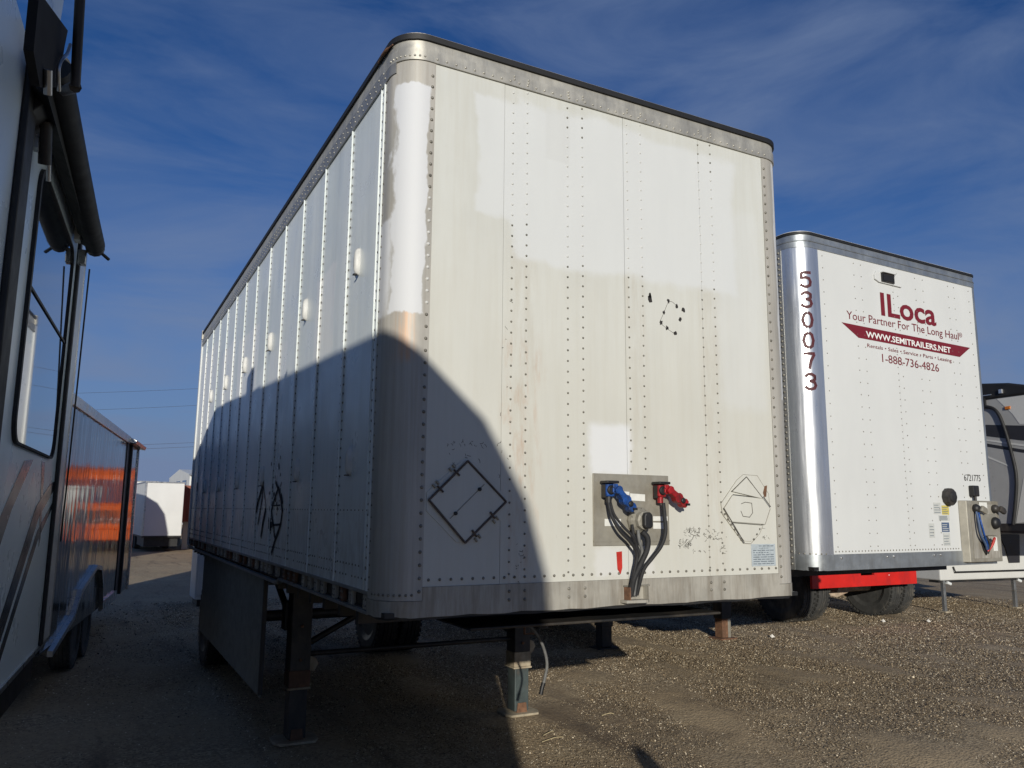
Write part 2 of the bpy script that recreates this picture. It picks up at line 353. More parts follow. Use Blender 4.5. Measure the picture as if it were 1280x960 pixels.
def add_text(name,txt,u0,v0,u1,cap,mapf,mat,parent,bold=0.0,drop=0.0,h=.0022,label=None):
    """baseline starts at (u0,v0), runs to u1 with total drop; cap = capital height"""
    v,f=text_mesh(txt,1,u1-u0,bold); sc_=cap/.73; mb=MB()
    pts=[mapf(u0+x,v0+y*sc_-drop*(x/(u1-u0)),h) for x,y,_ in v]
    mb.add(pts,f); o=mb.build(name,mat,parent,recalc=False)
    if label: o['label']=label
    return o
# ------------------------------------------------------------------ ground
def gz(x,y):
    t=min(max((x-2.7)/1.6,0),1); return .10*t*t*(3-2*t)
def ground():
    def axis(lo,hi,c0,c1,st):
        a=list(np.arange(c0,c1+1e-6,st)); x=c1; d=st
        while x<hi: d*=1.25; x+=d; a.append(x)
        x=c0; d=st
        while x>lo: d*=1.25; x-=d; a.insert(0,x)
        return np.array(a)
    X=axis(-900,900,-3,13,.08); Y=axis(-900,1200,-1,14,.08)
    from mathutils import noise
    vs=[]
    for y in Y:
        for x in X:
            z=gz(x,y)
            if -3.1<x<13.1 and -1.1<y<14.1:
                z+=.012*noise.noise((x*1.3,y*1.3,0))+.006*noise.noise((x*5,y*5,3))+.014*noise.noise((x*2.4,y*.5,8))
            vs.append((x,y,z-.004))
    nx=len(X); fs=[(j*nx+i,j*nx+i+1,(j+1)*nx+i+1,(j+1)*nx+i) for j in range(len(Y)-1) for i in range(nx-1)]
    mb=MB(); mb.add(vs,fs,True); return mb.build('ground','ground',recalc=False,kind='structure')
ground()
def stones(name,n,region,smin,smax,dens,kind='stuff',lab=None):
    rs=np.random.RandomState(5); V=[];F=[]
    base=np.array([(1,0,-.45),(.2,1,-.45),(-1,.3,-.45),(-.3,-1,-.45),(.1,0,.8)],float)
    fc=np.array([(0,1,4),(1,2,4),(2,3,4),(3,0,4)])
    x=rs.uniform(region[0],region[1],n*3); y=rs.uniform(region[2],region[3],n*3)
    keep=rs.rand(n*3)<dens(x,y); x=x[keep][:n]; y=y[keep][:n]; n=len(x)
    s=smin+(smax-smin)*rs.rand(n)**3
    s=s*np.clip(np.hypot(x+1.17,y+3.45)/7,.8,2.0)
    q=base[None]*(1+.28*rs.randn(n,5,1))*s[:,None,None]; a=rs.rand(n)*6.28; c,sn=np.cos(a)[:,None],np.sin(a)[:,None]
    tilt=rs.randn(n)*.35; ct,st=np.cos(tilt)[:,None],np.sin(tilt)[:,None]
    q[:,:,2]*=.65; qx=q[:,:,0]*ct-q[:,:,2]*st; qz=q[:,:,0]*st+q[:,:,2]*ct; qy=q[:,:,1]
    t=np.clip((x-2.7)/1.6,0,1); g=.10*t*t*(3-2*t)
    P=np.stack([qx*c-qy*sn+x[:,None],qx*sn+qy*c+y[:,None],qz+(g+s*.1)[:,None]],-1).reshape(-1,3)
    Fi=(fc[None]+5*np.arange(n)[:,None,None]).reshape(-1,3)
    me=bpy.data.meshes.new(name); me.vertices.add(len(P)); me.vertices.foreach_set('co',P.ravel())
    me.loops.add(len(Fi)*3); me.loops.foreach_set('vertex_index',Fi.ravel()); me.polygons.add(len(Fi)); me.polygons.foreach_set('loop_start',np.arange(0,len(Fi)*3,3)); me.update(calc_edges=True)
    me.materials.append(MAT['stone']); o=bpy.data.objects.new(name,me); COL.objects.link(o); o['kind']='stuff'
    o['label']='loose pale and brown gravel stones scattered over the yard'; o['category']='gravel'
    return o
stones('loose_gravel',480000,(-2,15,-1.6,13),.003,.0085,lambda x,y: np.clip(1.3-np.hypot(x-2.5,y-1)/12,.12,1)*np.where(x<0,.25,1)*np.where((x-y*.35>-.2)|(y<1.5),1,.5))
# dry stems and pale litter, each its own thing
def stem(p,az,ln,label):
    c=(p[0],p[1],gz(*p)+.012); e=(c[0]+math.cos(az)*ln,c[1]+math.sin(az)*ln,gz(*p)+.02); mid=((c[0]+e[0])/2+.02,(c[1]+e[1])/2,c[2]+.015)
    o=MB().tube(smooth_path([c,mid,e],4),.004,5).build('dry_stem','stem'); tag(o,label,'stem','dry stems on the gravel')
stem((2.0,2.05),.1,.2,'longest pale dry stem lying flat on the gravel in front of the landing leg')
stem((2.1,2.2),.3,.12,'short dry stem just behind the longest one near the landing leg')
stem((2.85,2.5),-.3,.11,'dry stem lying right of the grey landing leg in the sun')
for p,l in (((7.0,4.6),'small pale scrap on the gravel left of the right rear tyre'),((9.75,5.0),'white scrap of litter in front of the right dusty tyre'),((10.4,4.7),'pale pebble-like scrap right of the dusty tyre')):
    mb=MB(); z=gz(*p); mb.add([(p[0],p[1],z),(p[0]+.07,p[1]+.01,z+.005),(p[0]+.06,p[1]+.05,z+.035),(p[0]+.005,p[1]+.04,z+.02),(p[0]+.03,p[1]+.02,z+.045)],[(0,1,4),(1,2,4),(2,3,4),(3,0,4),(0,3,2,1)])
    tag(mb.build('litter_scrap','litter'),l,'litter','litter scraps')
# ------------------------------------------------------------------ box trailer shell pieces
def plan(W,L,r,off,n=10,y1=None):
    ye=L if y1 is None else y1
    P=[(-off,ye),(-off,r)]
    for k in range(1,n): a=R(180+90*k/n); P.append((r+(r+off)*math.cos(a),r+(r+off)*math.sin(a)))
    P+=[(r,-off),(W-r,-off)]
    for k in range(1,n): a=R(270+90*k/n); P.append((W-r+(r+off)*math.cos(a),r+(r+off)*math.sin(a)))
    P+=[(W+off,r),(W+off,ye)]
    return P
def band(P,z0,z1,th=.01,sm=True,jit=0):
    """vertical strip following plan points P, with thickness inwards"""
    mb=MB(); n=len(P); inn=[]
    for i,p in enumerate(P):
        a=Vector(P[max(i-1,0)]); b=Vector(P[min(i+1,n-1)]); t=(b-a).normalized(); nn=Vector((-t.y,t.x)); inn.append((p[0]+nn.x*th,p[1]+nn.y*th))
    j=[random.uniform(-jit,jit) for _ in P]
    vs=[(p[0],p[1],z0+j[i]) for i,p in enumerate(P)]+[(p[0],p[1],z1) for p in P]+[(p[0],p[1],z1) for p in inn]+[(p[0],p[1],z0+j[i]) for i,p in enumerate(inn)]
    fo=[];fr=[]
    for i in range(n-1):
        fo.append((i,i+1,n+i+1,n+i)); fr+=[(n+i,n+i+1,2*n+i+1,2*n+i),(2*n+i,2*n+i+1,3*n+i+1,3*n+i),(3*n+i,3*n+i+1,i+1,i)]
    fr+=[(0,n,2*n,3*n),(n-1,4*n-1,3*n-1,2*n-1)]
    mb.add(vs[:2*n],fo,sm); mb.add(vs,fr,False); return mb
def arc_pts(cx,cy,r,a0,a1,n): return [(cx+r*math.cos(R(a0+(a1-a0)*k/n)),cy+r*math.sin(R(a0+(a1-a0)*k/n))) for k in range(n+1)]
def rivets(mb,pts,nrm,r=.0075,h=.005):
    for p in pts: mb.dome(p,nrm,r*random.uniform(.92,1.08),h)
def wheel(mb_t,mb_r,c,ax=0,rad=.5,wd=.27):
    """mb_t tyre, mb_r rim; axis along x"""
    h=wd/2; pr=[(rad*.58,-h*.8),(rad*.7,-h),(rad*.9,-h*1.0),(rad*.975,-h*.88),(rad,-h*.75)]
    for k in range(4):
        x0=-h*.7+k*h*.37; pr+=[(rad,x0),(rad,x0+h*.27),(rad*.975,x0+h*.29),(rad*.975,x0+h*.35)]
    pr+=[(rad,h*.75),(rad*.975,h*.88),(rad*.9,h),(rad*.7,h),(rad*.58,h*.8)]
    mb_t.lathe(pr,c,0,40,False)
    n=44
    for k in range(n):   # shoulder lugs
        a=2*math.pi*k/n; ca,sa=math.cos(a),math.sin(a)
        for s_ in (-1,1):
            M=Matrix.Translation(c)@Matrix.Rotation(a,4,'X'); mb_t.cbox((s_*h*.84,0,rad*.975),(h*.26,2*math.pi*rad/n*.55,rad*.055),M)
    mb_r.lathe([(rad*.59,-h*.78),(rad*.56,-h*.7),(rad*.5,-h*.2),(rad*.2,-h*.1),(rad*.18,-h*.75),(.02,-h*.78)],c,0,28)
    mb_r.lathe([(rad*.59,h*.78),(rad*.56,h*.7),(rad*.5,h*.2),(rad*.2,h*.1),(rad*.18,h*.75),(.02,h*.78)],c,0,28)
def add_wheel(c,parent,rad=.5,wd=.27,mt='tyre',mr='axle',name='wheel',lab=None):
    t=MB(); r_=MB(); wheel(t,r_,c,0,rad,wd); o=t.build(name,mt,parent); r_.build('rim',mr,o)
    if lab: o['label']=lab
    return o
# ================================================================== MAIN TRAILER (origin: its front left corner)
W,L=2.59,7.85; RR=.15; PF=.187; PS=.203; SP=.5894
ZB0,ZB,ZT,ZTS,ZR=1.262,1.394,3.962,3.905,4.10
T1=thing('box_trailer','large weathered white box trailer in the middle with blue and red air hoses','trailer')
def front_x(x,z,h=0): return (x,-h,z)
# front skin: sheets with hairline joints
cuts=[PF,.58,1.335,1.885,W-PF]
for i in range(4):
    MB().box((cuts[i]+.0012,0+.0008*(i%2),ZB),(cuts[i+1]-.0012,.012,ZT)).build('front_panel','front',T1)
MB().box((.15,.012,1.3),(W-.15,.03,4.0)).build('front_backing','front',T1)
# corner posts
def post(side):
    P=[(0,PS),(0,RR+.012),(0,RR)]+arc_pts(RR,RR,RR,180,270,14)[1:]+[(RR+.01,0),(PF,0)]
    P=[(p[0]-.003 if p[0]<.01 else p[0],p[1]-.003) for p in P]
    if side: P=[(W-p[0],p[1]) for p in P][::-1]
    mb=band(P,ZB-.06,ZT+.004,.006)
    return mb.build('corner_post','post',T1,recalc=False)
post(0); post(1)
rv=MB(); rw=MB()
z=ZB-.02
while z<ZT-.02:
    for x in (PF-.016,W-PF+.016):
        t=rw if (x<1 and (2.7<z<3.3)) else rv
        t.dome((x,-.003,z),(0,-1,0),.009,.007)
    z+=.0585
for x0,m_ in ((0,1),(W,-1)):
    z=ZB-.02
    while z<ZTS: rv.dome((x0-.003*m_,PS-.017,z),(-m_,0,0),.006,.005); z+=.055
for k in range(9):  # lower row round the post
    a=R(180+90*(k+.5)/9); rv.dome((RR+(RR+.003)*math.cos(a),RR+(RR+.003)*math.sin(a),ZB-.035),(math.cos(a),math.sin(a),0),.007,.006)
cols=[.63,.715,.965,1.06,1.36,1.455,1.885,1.98]
low=MB()
for ci,x in enumerate(cols):
    z=ZB+.045+(ci%2)*.02
    while z<ZT-.01:
        inpatch=(z>3.22 and ci<2) or (z>3.05 and ci>=2)
        topdark=(ci in (2,3,6,7)) and z>3.76
        skip=(ci in (4,5)) and z<1.95
        if not skip:
            (rw if inpatch and not topdark else rv).dome((x,0,z),(0,-1,0),.0062,.005)
        z+=.0565
x=PF+.03
while x<W-PF-.01:
    rv.dome((x,0,ZB+.03),(0,-1,0),.0078,.007); x+=.0555
for x in cols:
    for z in (ZB-.035,ZB-.075): rv.dome((x,-.006,z),(0,-1,0),.0085,.006)
rv.build('rivet_rows','rivet',T1,recalc=False,kind='stuff'); rw.build('painted_rivet_rows','rivet_w',T1,recalc=False,kind='stuff')
# top rail: lower riveted strip, smooth upper strip, black roof lip
for sd_ in (0,1):
    P=[(-.010,L),(-.010,RR)]+arc_pts(RR,RR,RR+.010,180,205,4)[1:]
    if sd_: P=[(W-p[0],p[1]) for p in P][::-1]
    band(P,ZTS,ZTS+.085,.012).build('top_rail_strip','alu_side',T1,recalc=False)
MBf=band([(-.0105,.25),(-.0105,RR)]+arc_pts(RR,RR,RR+.0105,180,270,12)[1:]+[(W-RR,-.0105)]+arc_pts(W-RR,RR,RR+.0105,270,360,12)[1:]+[(W+.0105,.25)],ZT,ZT+.062,.014); MBf.build('front_top_strip','alu',T1,recalc=False)
band([(-.004,L),(-.004,RR)]+arc_pts(RR,RR,RR+.004,180,270,12)[1:]+[(W-RR,-.004)]+arc_pts(W-RR,RR,RR+.004,270,360,12)[1:]+[(W+.004,L)],ZTS+.08,ZR-.028,.012).build('top_rail','alu',T1,recalc=False)
band(plan(W,L,RR,.016,12),ZR-.030,ZR,.03,jit=.001).build('roof_seal','rubber',T1,recalc=False)
P=plan(W,L,RR,0,10); MB().prism([(p[0],p[1]) for p in P],2,ZR-.03,ZR+.012).build('roof','alu',T1)
tr=MB(); x=.19
while x<W-.16: tr.dome((x,-.0105,ZT+.020),(0,-1,0),.0075,.006); x+=.052
for x in cols:
    for z in (ZT+.035,ZT+.052): tr.dome((x,-.0105,z),(0,-1,0),.007,.006)
y=.2
while y<L: tr.dome((-.010,y,ZTS+.025),(-1,0,0),.006,.005); tr.dome((-.010,y+.03,ZTS+.065),(-1,0,0),.006,.005); y+=.075
for k in range(1,10):
    a=R(180+9*k); tr.dome((RR+(RR+.0105)*math.cos(a),RR+(RR+.0105)*math.sin(a),ZT+.02),(math.cos(a),math.sin(a),0),.007,.006)
tr.build('top_rail_rivets','alu',T1,recalc=False,kind='stuff')
# rust at the lifted corner seal
MB().tube(smooth_path([(-.02,.30,ZR-.034),(-.022,.2,ZR-.03),(-.01,.1,ZR-.036)],5),[.004]*4+[.009]*4+[.004]*3,6).build('rust_stain','rust',T1)
# front bottom rail (slightly bent lower edge)
def lowband(off,z0,z1,mat,name,jit):
    P=[(-off,PS+.0),(-off,RR)]+arc_pts(RR,RR,RR+off,180,270,12)[1:]
    xs=np.linspace(RR,W-RR,26)[1:]; P+=[(x,-off) for x in xs]
    P+=arc_pts(W-RR,RR,RR+off,270,360,12)[1:]+[(W+off,PS)]
    return band(P,z0,z1,.02,jit=jit).build(name,mat,T1,recalc=False)
lowband(.005,ZB0,ZB-.062,'alu_low','bottom_rail',.004)
MB().box((PF,-.0045,ZB-.064),(W-PF,.011,ZB-.001)).build('bottom_rail_flange','alu_low',T1)
lowband(-.006,ZB0-.012,ZB0+.006,'black','bottom_rail_underlip',.004)
# ---------------- side
NP=13
for s,(x0,sg) in enumerate(((0,1),(W,-1))):
    if s==1:
        MB().box((W-.012,PS,ZB-.03),(W,L,ZTS)).build('side_wall','side',T1); continue
    for k in range(NP):
        y0=PS+k*SP; y1=min(y0+SP,L-.02)
        tilt=.003
        vs=[(x0,y0,ZB-.03),(x0+.002,y1,ZB-.03),(x0+.002,y1,ZTS),(x0,y0,ZTS),(x0+.012,y0,ZB-.03),(x0+.012,y1,ZB-.03),(x0+.012,y1,ZTS),(x0+.012,y0,ZTS)]
        MB().add(vs,[(0,1,2,3),(7,6,5,4),(0,3,7,4),(1,5,6,2),(0,4,5,1),(3,2,6,7)]).build('side_panel','side',T1)
        if k>0: MB().box((x0-.009,y0-.006,ZB-.03),(x0+.001,y0+.006,ZTS)).build('seam_strip','side',T1,bevel=.002,seg=1)
    MB().box((x0-.010,PS+.002,ZB-.03),(x0+.001,PS+.012,ZTS)).build('seam_strip','side',T1)
    MB().box((x0-.007,PS+.066,ZB-.03),(x0+.001,PS+.074,ZTS)).build('seam_strip','side',T1)
sr=MB()
for k in range(NP+1):
    y0=PS+k*SP if k else PS+.04
    if y0>L-.05: continue
    z=ZB+.02
    stp=.05 if k<9 else .07
    while z<ZTS-.02:
        for dy in ((-.021,.021) if k else (0,)): sr.dome((-.001+(.002 if dy<0 else 0),y0+dy,z),(-1,0,0),.0068,.0055,5 if k>4 else 6)
        z+=stp
for k in range(NP):
    y0=PS+k*SP
    for z in (ZB+.02,ZB+.075):
        for j in range(1,11):
            if random.random()<.85: sr.dome((.001,y0+j*SP/11,z),(-1,0,0),.006,.005,5)
    for j in range(1,9): sr.dome((.001,y0+j*SP/9,1.735),(-1,0,0),.005,.004,5)
sr.build('side_rivet_rows','rivet',T1,recalc=False,kind='stuff')
# vent caps
for k in range(6):
    for z0 in (3.05,1.98):
        yc=.5716+k*1.18; mb=MB(); n=12; vs=[]; fs=[]
        hw,hh,pr=.024,.085,.030
        rings=6
        for i in range(rings+1):
            t=i/rings; rr_=math.cos(t*math.pi/2)**.5 if t<1 else 0; dep=pr*math.sin(t*math.pi/2)**1
            for j in range(n):
                a=2*math.pi*j/n; zz=math.sin(a); vs.append((-dep+.001,yc+hw*rr_*math.cos(a),z0+hh*rr_*zz*(1 if zz>0 else .85)+.0*dep))
        for i in range(rings):
            for j in range(n): fs.append((i*n+j,i*n+(j+1)%n,(i+1)*n+(j+1)%n,(i+1)*n+j))
        mb.add(vs,fs,True); o=mb.build('vent_cap','rivet_w',T1)
        MB().cbox((-.02,yc,z0-hh*.80),(.02,hw*1.1,.006)).build('vent_slot','black',o)
# dark oval patch on rear panel
MB().lathe([(.07,0),(.06,.004),(.02,.005)],(-.004,7.3,2.0),0,16).build('vent_cover','black',T1)
# side bottom rail: lips, recessed web, crossmember end plates
MB().box((-.004,PS,ZB-.048),(.02,L,ZB-.030)).build('side_rail_lip','alu_side',T1,bevel=.002)
MB().box((.028,PS,ZB0+.0),(.035,L,ZB-.03)).build('side_rail_web','black',T1)
MB().box((-.004,PS,ZB0-.004),(.03,2.15,ZB0+.010)).build('side_rail_foot','alu_side',T1)
MB().prism([(2.12,ZB0+.004),(2.22,ZB0-.034),(L,ZB0-.034),(L,ZB0-.016),(2.26,ZB0-.016),(2.15,ZB0+.010)],0,-.008,.03).build('lower_side_flange','alu_side',T1)
y=PS+.03
cb=MB()
while y<L-.1:
    MB().box((.004,y,ZB0+.012),(.027,y+.062,ZB-.050)).build('crossmember_end','alu_low' if random.random()<.65 else 'rust',T1,bevel=.003,seg=1)
    for zz in (ZB0+.03,ZB0+.06): 
        for yy in (.015,.047): cb.dome((.004,y+yy,zz),(-1,0,0),.006,.005,5)
    y+=.152 if int(y*3)%2 else .24
cb.build('rail_bolts','rivet',T1,recalc=False,kind='stuff')
# rear frame and roof line end
MB().box((-.012,L-.03,ZB0),(W+.012,L+.06,ZR-.005)).build('rear_frame','white2',T1)
MB().box((-.02,L-.05,ZR-.10),(.03,L+.02,ZR+.02)).build('rear_corner_cap','alu',T1)
# underbody
ub=MB(); ub.box((.02,.02,ZB0-.002),(W-.02,L-.02,ZB0+.02)); ub.build('floor','black',T1)
y=.5
while y<L-.2:
    MB().box((.05,y,ZB0-.085),(W-.05,y+.05,ZB0-.003)).build('crossmember','black',T1); y+=.32
MB().box((.5,.15,ZB0-.1),(W-.5,1.35,ZB0-.086)).build('coupler_plate','black',T1,bevel=.005)
MB().lathe([(.045,0),(.045,-.05),(.03,-.055),(.03,-.09),(.045,-.095),(.045,-.12)],(W/2,.85,ZB0-.1),2,20).build('kingpin','black',T1)
for x in (.75,W-.75): MB().box((x-.05,2.6,ZB0-.25),(x+.05,L-.1,ZB0-.086)).build('frame_rail','black',T1)
MB().box((.045,2.85,.36),(.06,6.5,ZB0-.036)).build('side_skirt','skirt',T1,bevel=.003)
MB().cbox((.05,2.85,.8),(.03,.03,.85)).build('skirt_edge','black',T1)
# landing gear of the main trailer
for i,x in enumerate((.34,2.27)):
    lg=MB().box((x-.078,2.86,.52),(x+.078,3.02,ZB0-.086)).build('landing_leg','black' ,T1,bevel=.008)  # black stands for shade below the trailer, tan end for the sunlit part
    MB().box((x-.082,2.856,.40),(x+.082,3.022,.522)).build('leg_end','dust' if i else 'rust',lg,bevel=.006)
    MB().box((x-.068,2.870,.03),(x+.068,3.010,.405)).build('inner_leg','legdark' if i else 'black',lg,bevel=.006)  # left leg blackened for the shade around it
    MB().box((x-.09,2.850,.385),(x+.088,3.03,.40)).build('leg_collar','dust',lg,bevel=.004)
    MB().prism([(x-.13,2.80),(x+.13,2.80),(x+.17,2.88),(x+.17,3.0),(x+.13,3.08),(x-.13,3.08),(x-.17,3.0),(x-.17,2.88)],2,.002,.022).build('sand_shoe','dust',lg,bevel=.005)
    MB().prism([(x-.05,.02),(x+.05,.02),(x+.04,.10),(x-.04,.10)],1,2.862,3.018).build('shoe_bracket','rust',lg)
    MB().box((x-.10,3.02,.80),(x+.10,3.14,1.02)).build('gearbox','black',lg,bevel=.01)
    MB().prism([(x+.078,.52),(x+.078,.62),(x+.13,.60),(x+.15,.56),(x+.12,.50)],1,2.90,2.95).build('leg_bracket','dust',lg)
MB().tube([(.34,2.94,.63),(2.27,2.94,.63)],.02,8).build('cross_shaft','black',T1)
for x in (.34,2.27): MB().tube([(x,3.0,.75),(x,4.0,ZB0-.1)],.03,6).build('leg_brace','black',T1)
MB().tube([(.42,2.98,.7),(1.3,3.0,ZB0-.12)],.025,6).build('cross_brace','black',T1)
MB().tube([(2.19,2.98,.7),(1.3,3.0,ZB0-.12)],.025,6).build('cross_brace','black',T1)
MB().tube([(2.20,2.84,.92),(2.20,2.70,.92),(2.20,2.70,.70),(2.30,2.70,.70)],.010,6).build('crank_handle','rust',T1)
for x in (.34,2.27):
    for z in (.60,.85): MB().lathe([(.012,0),(.012,-.012),(.006,-.013)],(x,2.858,z),1,8).build('leg_bolt','rust',T1)
# hanging hose end
hp=smooth_path([(1.33,1.05,1.24),(1.29,1.05,1.17),(1.28,1.04,1.08),(1.38,1.06,.98),(1.45,1.08,.88),(1.475,1.08,.78),(1.46,1.08,.70),(1.44,1.08,.64)],6)
MB().tube(hp,.010,8).build('hanging_hose','cable',T1); MB().tube([hp[-4],hp[-1],(1.43,1.08,.60)],.014,8).build('hose_tip','black',T1)
# rear axle
MB().tube([(.35,6.35,.5),(W-.35,6.35,.5)],.065,10).build('axle','black',T1)
for x in (.20,.50,W-.50,W-.20): add_wheel((x,6.35,.5),T1,.5,.26,'black','black')
# ---------------- front fittings
def fx(px,py): return (1.115+(px-741)*.486/95, 1.933-(py-592)*.368/89+ (px-741)*.00004)
MB().box((1.113,-.006,1.565),(1.603,.002,1.935)).build('connector_plate','beige',T1,bevel=.002)
MB().box((1.113,-.0085,1.585),(1.603,-.004,1.592)).build('plate_fold','beige',T1)
def fmap(u,v,h): return (u,-.0065-h,v)
for (a,b,c,d) in ((768,613,785,623),(786,616,805,625),(754,648,774,657),(815,645,834,651),(815,653,833,661)):
    x0,z1=fx(a,b); x1,z0=fx(c,d); zz=random.uniform(-.004,.004)
    MB().add([fmap(x0,z0,0),fmap(x1,z0+zz,0),fmap(x1,z1+zz,0),fmap(x0,z1,0),fmap(x0,z0,.001),fmap(x1,z0+zz,.001),fmap(x1,z1+zz,.001),fmap(x0,z1,.001)],[(4,5,6,7),(0,1,5,4),(1,2,6,5),(2,3,7,6),(3,0,4,7)]).build('white_label','paper',T1)
def gladhand(cx,cz,mat,ang,ln,name):
    g=MB(); g.box((cx-.027,-.066,cz-.032),(cx+.024,-.007,cz+.036)); o=g.build(name,mat,T1,bevel=.010,seg=3,label=('blue' if mat=='blue' else 'red')+' air hose coupling with its lever arm')
    MB().lathe([(.022,0),(.024,-.006),(.018,-.012),(.015,-.012),(.015,-.004)],(cx-.006,-.066,cz+.003),1,16).build('coupling_seal','rubber',o); MB().box((cx+.002,-.078,cz-.016),(cx+.034,-.050,cz+.034)).build('coupling_web',mat,o,bevel=.004); MB().box((cx-.030,-.05,cz-.036),(cx-.024,-.02,cz+.03)).build('coupling_rib','black',o)
    MB().box((cx-.038,-.085,cz+.036),(cx+.036,-.015,cz+.050)).build('mount_bracket','black',o,bevel=.004)
    d=Vector((math.cos(ang),0,math.sin(ang))); n_=Vector((-d.z,0,d.x))
    st=Vector((cx+.018,-.06,cz+.015))
    mb=MB(); pts=[]
    prof=[(0,.018),(ln*.14,.024),(ln*.2,.015),(ln*.42,.017),(ln*.50,.026),(ln*.62,.027),(ln*.66,.020),(ln*.78,.019),(ln*.84,.026),(ln*.97,.022),(ln,.012)]
    top=[st+d*t+n_*w_ for t,w_ in prof]; bot=[st+d*t-n_*w_ for t,w_ in prof][::-1]
    pl=[(p.x,p.z) for p in top+bot]; mb.prism(pl,1,-.098,-.052); mb.build('coupling_arm',mat,o,bevel=.004,seg=1)
    e=st+d*(ln*.72); MB().lathe([(.014,0),(.015,-.006),(.008,-.008)],(e.x,-.098,e.z),1,12).build('coupling_plug','black',o)
    e=st+d*(ln*.95); MB().cbox((e.x,-.10,e.z),(.022,.02,.012)).build('coupling_clip','black',o)
    MB().tube([(cx-.005,-.045,cz-.03),(cx-.005,-.045,cz-.062)],.016,10).build('hose_fitting','black' if mat=='blue' else mat,o)
cx,cz=fx(755,613); gladhand(cx,cz,'blue',R(-47),.155,'blue_coupling')
cx,cz=fx(820,613); gladhand(cx,cz,'red',R(-36),.150,'red_coupling')
# seven-pin socket
cx,cz=fx(795,650)
MB().lathe([(.071,-.007),(.073,-.022),(.066,-.036),(.052,-.052),(.048,-.072),(.036,-.076)],(cx,0,cz),1,10,False).build('power_socket','beige',T1,label='round grey electrical socket with a hinged cover')
o=MB().prism([(cx-.016,cz-.04),(cx+.020,cz-.043),(cx+.033,cz-.028),(cx+.031,cz+.03),(cx+.015,cz+.044),(cx-.015,cz+.040),(cx-.024,cz+.022),(cx-.024,cz-.025)],1,-.100,-.070).build('socket_cover','black',T1,bevel=.008)
for a in range(5): MB().lathe([(.006,-.024),(.006,-.04),(.003,-.042)],(cx+.058*math.cos(a*1.26+.3),0,cz+.058*math.sin(a*1.26+.3)),1,8).build('socket_bolt','rivet',T1)
def hose(pts,r,mat='hose',name='air_hose'):
    P=[]
    for (px,py,yy) in pts: x,z=fx(px,py); P.append((x,-yy,z))
    MB().tube(smooth_path(P,6),r,8).build(name,mat,T1)
hose([(753,628,.05),(755,645,.065),(763,662,.075),(777,677,.07),(786,692,.06),(783,712,.055),(779,742,.03)],.0085)
hose([(756,628,.045),(760,643,.05),(770,658,.06),(781,670,.06),(787,684,.05),(786,705,.045),(783,742,.03)],.0075)
hose([(822,628,.05),(822,645,.06),(821,665,.07),(815,682,.07),(804,697,.065),(794,712,.055),(789,742,.03)],.0105)
hose([(793,664,.06),(798,672,.07),(797,686,.07),(790,704,.06),(783,722,.05),(782,742,.03)],.015,name='power_cable')
hose([(789,662,.05),(789,675,.06),(793,690,.055),(788,708,.05),(785,742,.035)],.009,'cable',name='power_cable')
hose([(783,655,.04),(784,670,.05),(789,684,.045),(792,698,.045),(789,716,.045),(786,742,.035)],.008,name='air_hose')
# hose bracket at the rail
x0,zt=fx(778,731); x1,zb=fx(804,751); zb=max(zb,ZB0+.0)
MB().prism([(x0-.03,-.006),(x0-.02,-.05),(x1-.03,-.065),(x1+.0,-.035),(x1,-.006)],2,zb,zb+.014).build('hose_bracket','alu_low',T1)
MB().prism([(x0-.006,-.0065),(x0+.0,-.05),(x0+.006,-.05),(x0+.004,-.0065)],2,zb,zt-.004).build('hose_bracket_side','rust',T1)
MB().box((x1-.015,-.05,zb+.014),(x1-.008,-.0065,zt)).build('hose_bracket_side','alu_low',T1)
MB().box((x0-.01,-.012,zt-.004),(x1+.01,-.0065,zt+.004)).build('bracket_strap','rivet',T1)
# red tape pointer
o=MB().prism([(1.257,1.533),(1.292,1.536),(1.293,1.452),(1.282,1.42),(1.263,1.445)],1,-.002,0).build('red_tape_marker','tag',T1)
# left placard holder
def ring(pts,r,name,mat,parent): return MB().tube(pts+[pts[0],pts[1]],r,6,cap=False).build(name,mat,parent)
c=Vector((.400,1.779)); A=(.204,1.785);B_=(.398,1.972);C_=(.606,1.782);D_=(.392,1.588)
pl=MB().prism([(.196,1.735),(.35,1.592),(.47,1.592),(.612,1.722),(.612,1.80),(.44,1.972),(.37,1.972),(.196,1.82)],1,-.004,.001).build('placard_holder','front',T1,bevel=.001,label='diamond placard holder with brown frame, lower left of the front wall')
MB().prism([(A[0]+.01,A[1]),(B_[0],B_[1]-.01),(C_[0]-.01,C_[1]),(D_[0],D_[1]+.01)],1,-.010,-.004).build('placard','front',pl)
def edge(a,b,off,r,mat,name,parent,shrink=0):
    a=Vector(a); b=Vector(b); d=(b-a).normalized(); a=a+d*shrink; b=b-d*shrink
    return MB().tube([(a.x,-off,a.y),(b.x,-off,b.y)],r,6).build(name,mat,parent)
for a,b in ((A,B_),(B_,C_),(C_,D_),(D_,A)): edge(a,b,.012,.0052,'frame','placard_frame',pl)
m1=((Vector(A)+Vector(D_))/2,(Vector(B_)+Vector(C_))/2); edge(m1[0],m1[1],.0108,.0018,'rivet','placard_fold',pl,.02)
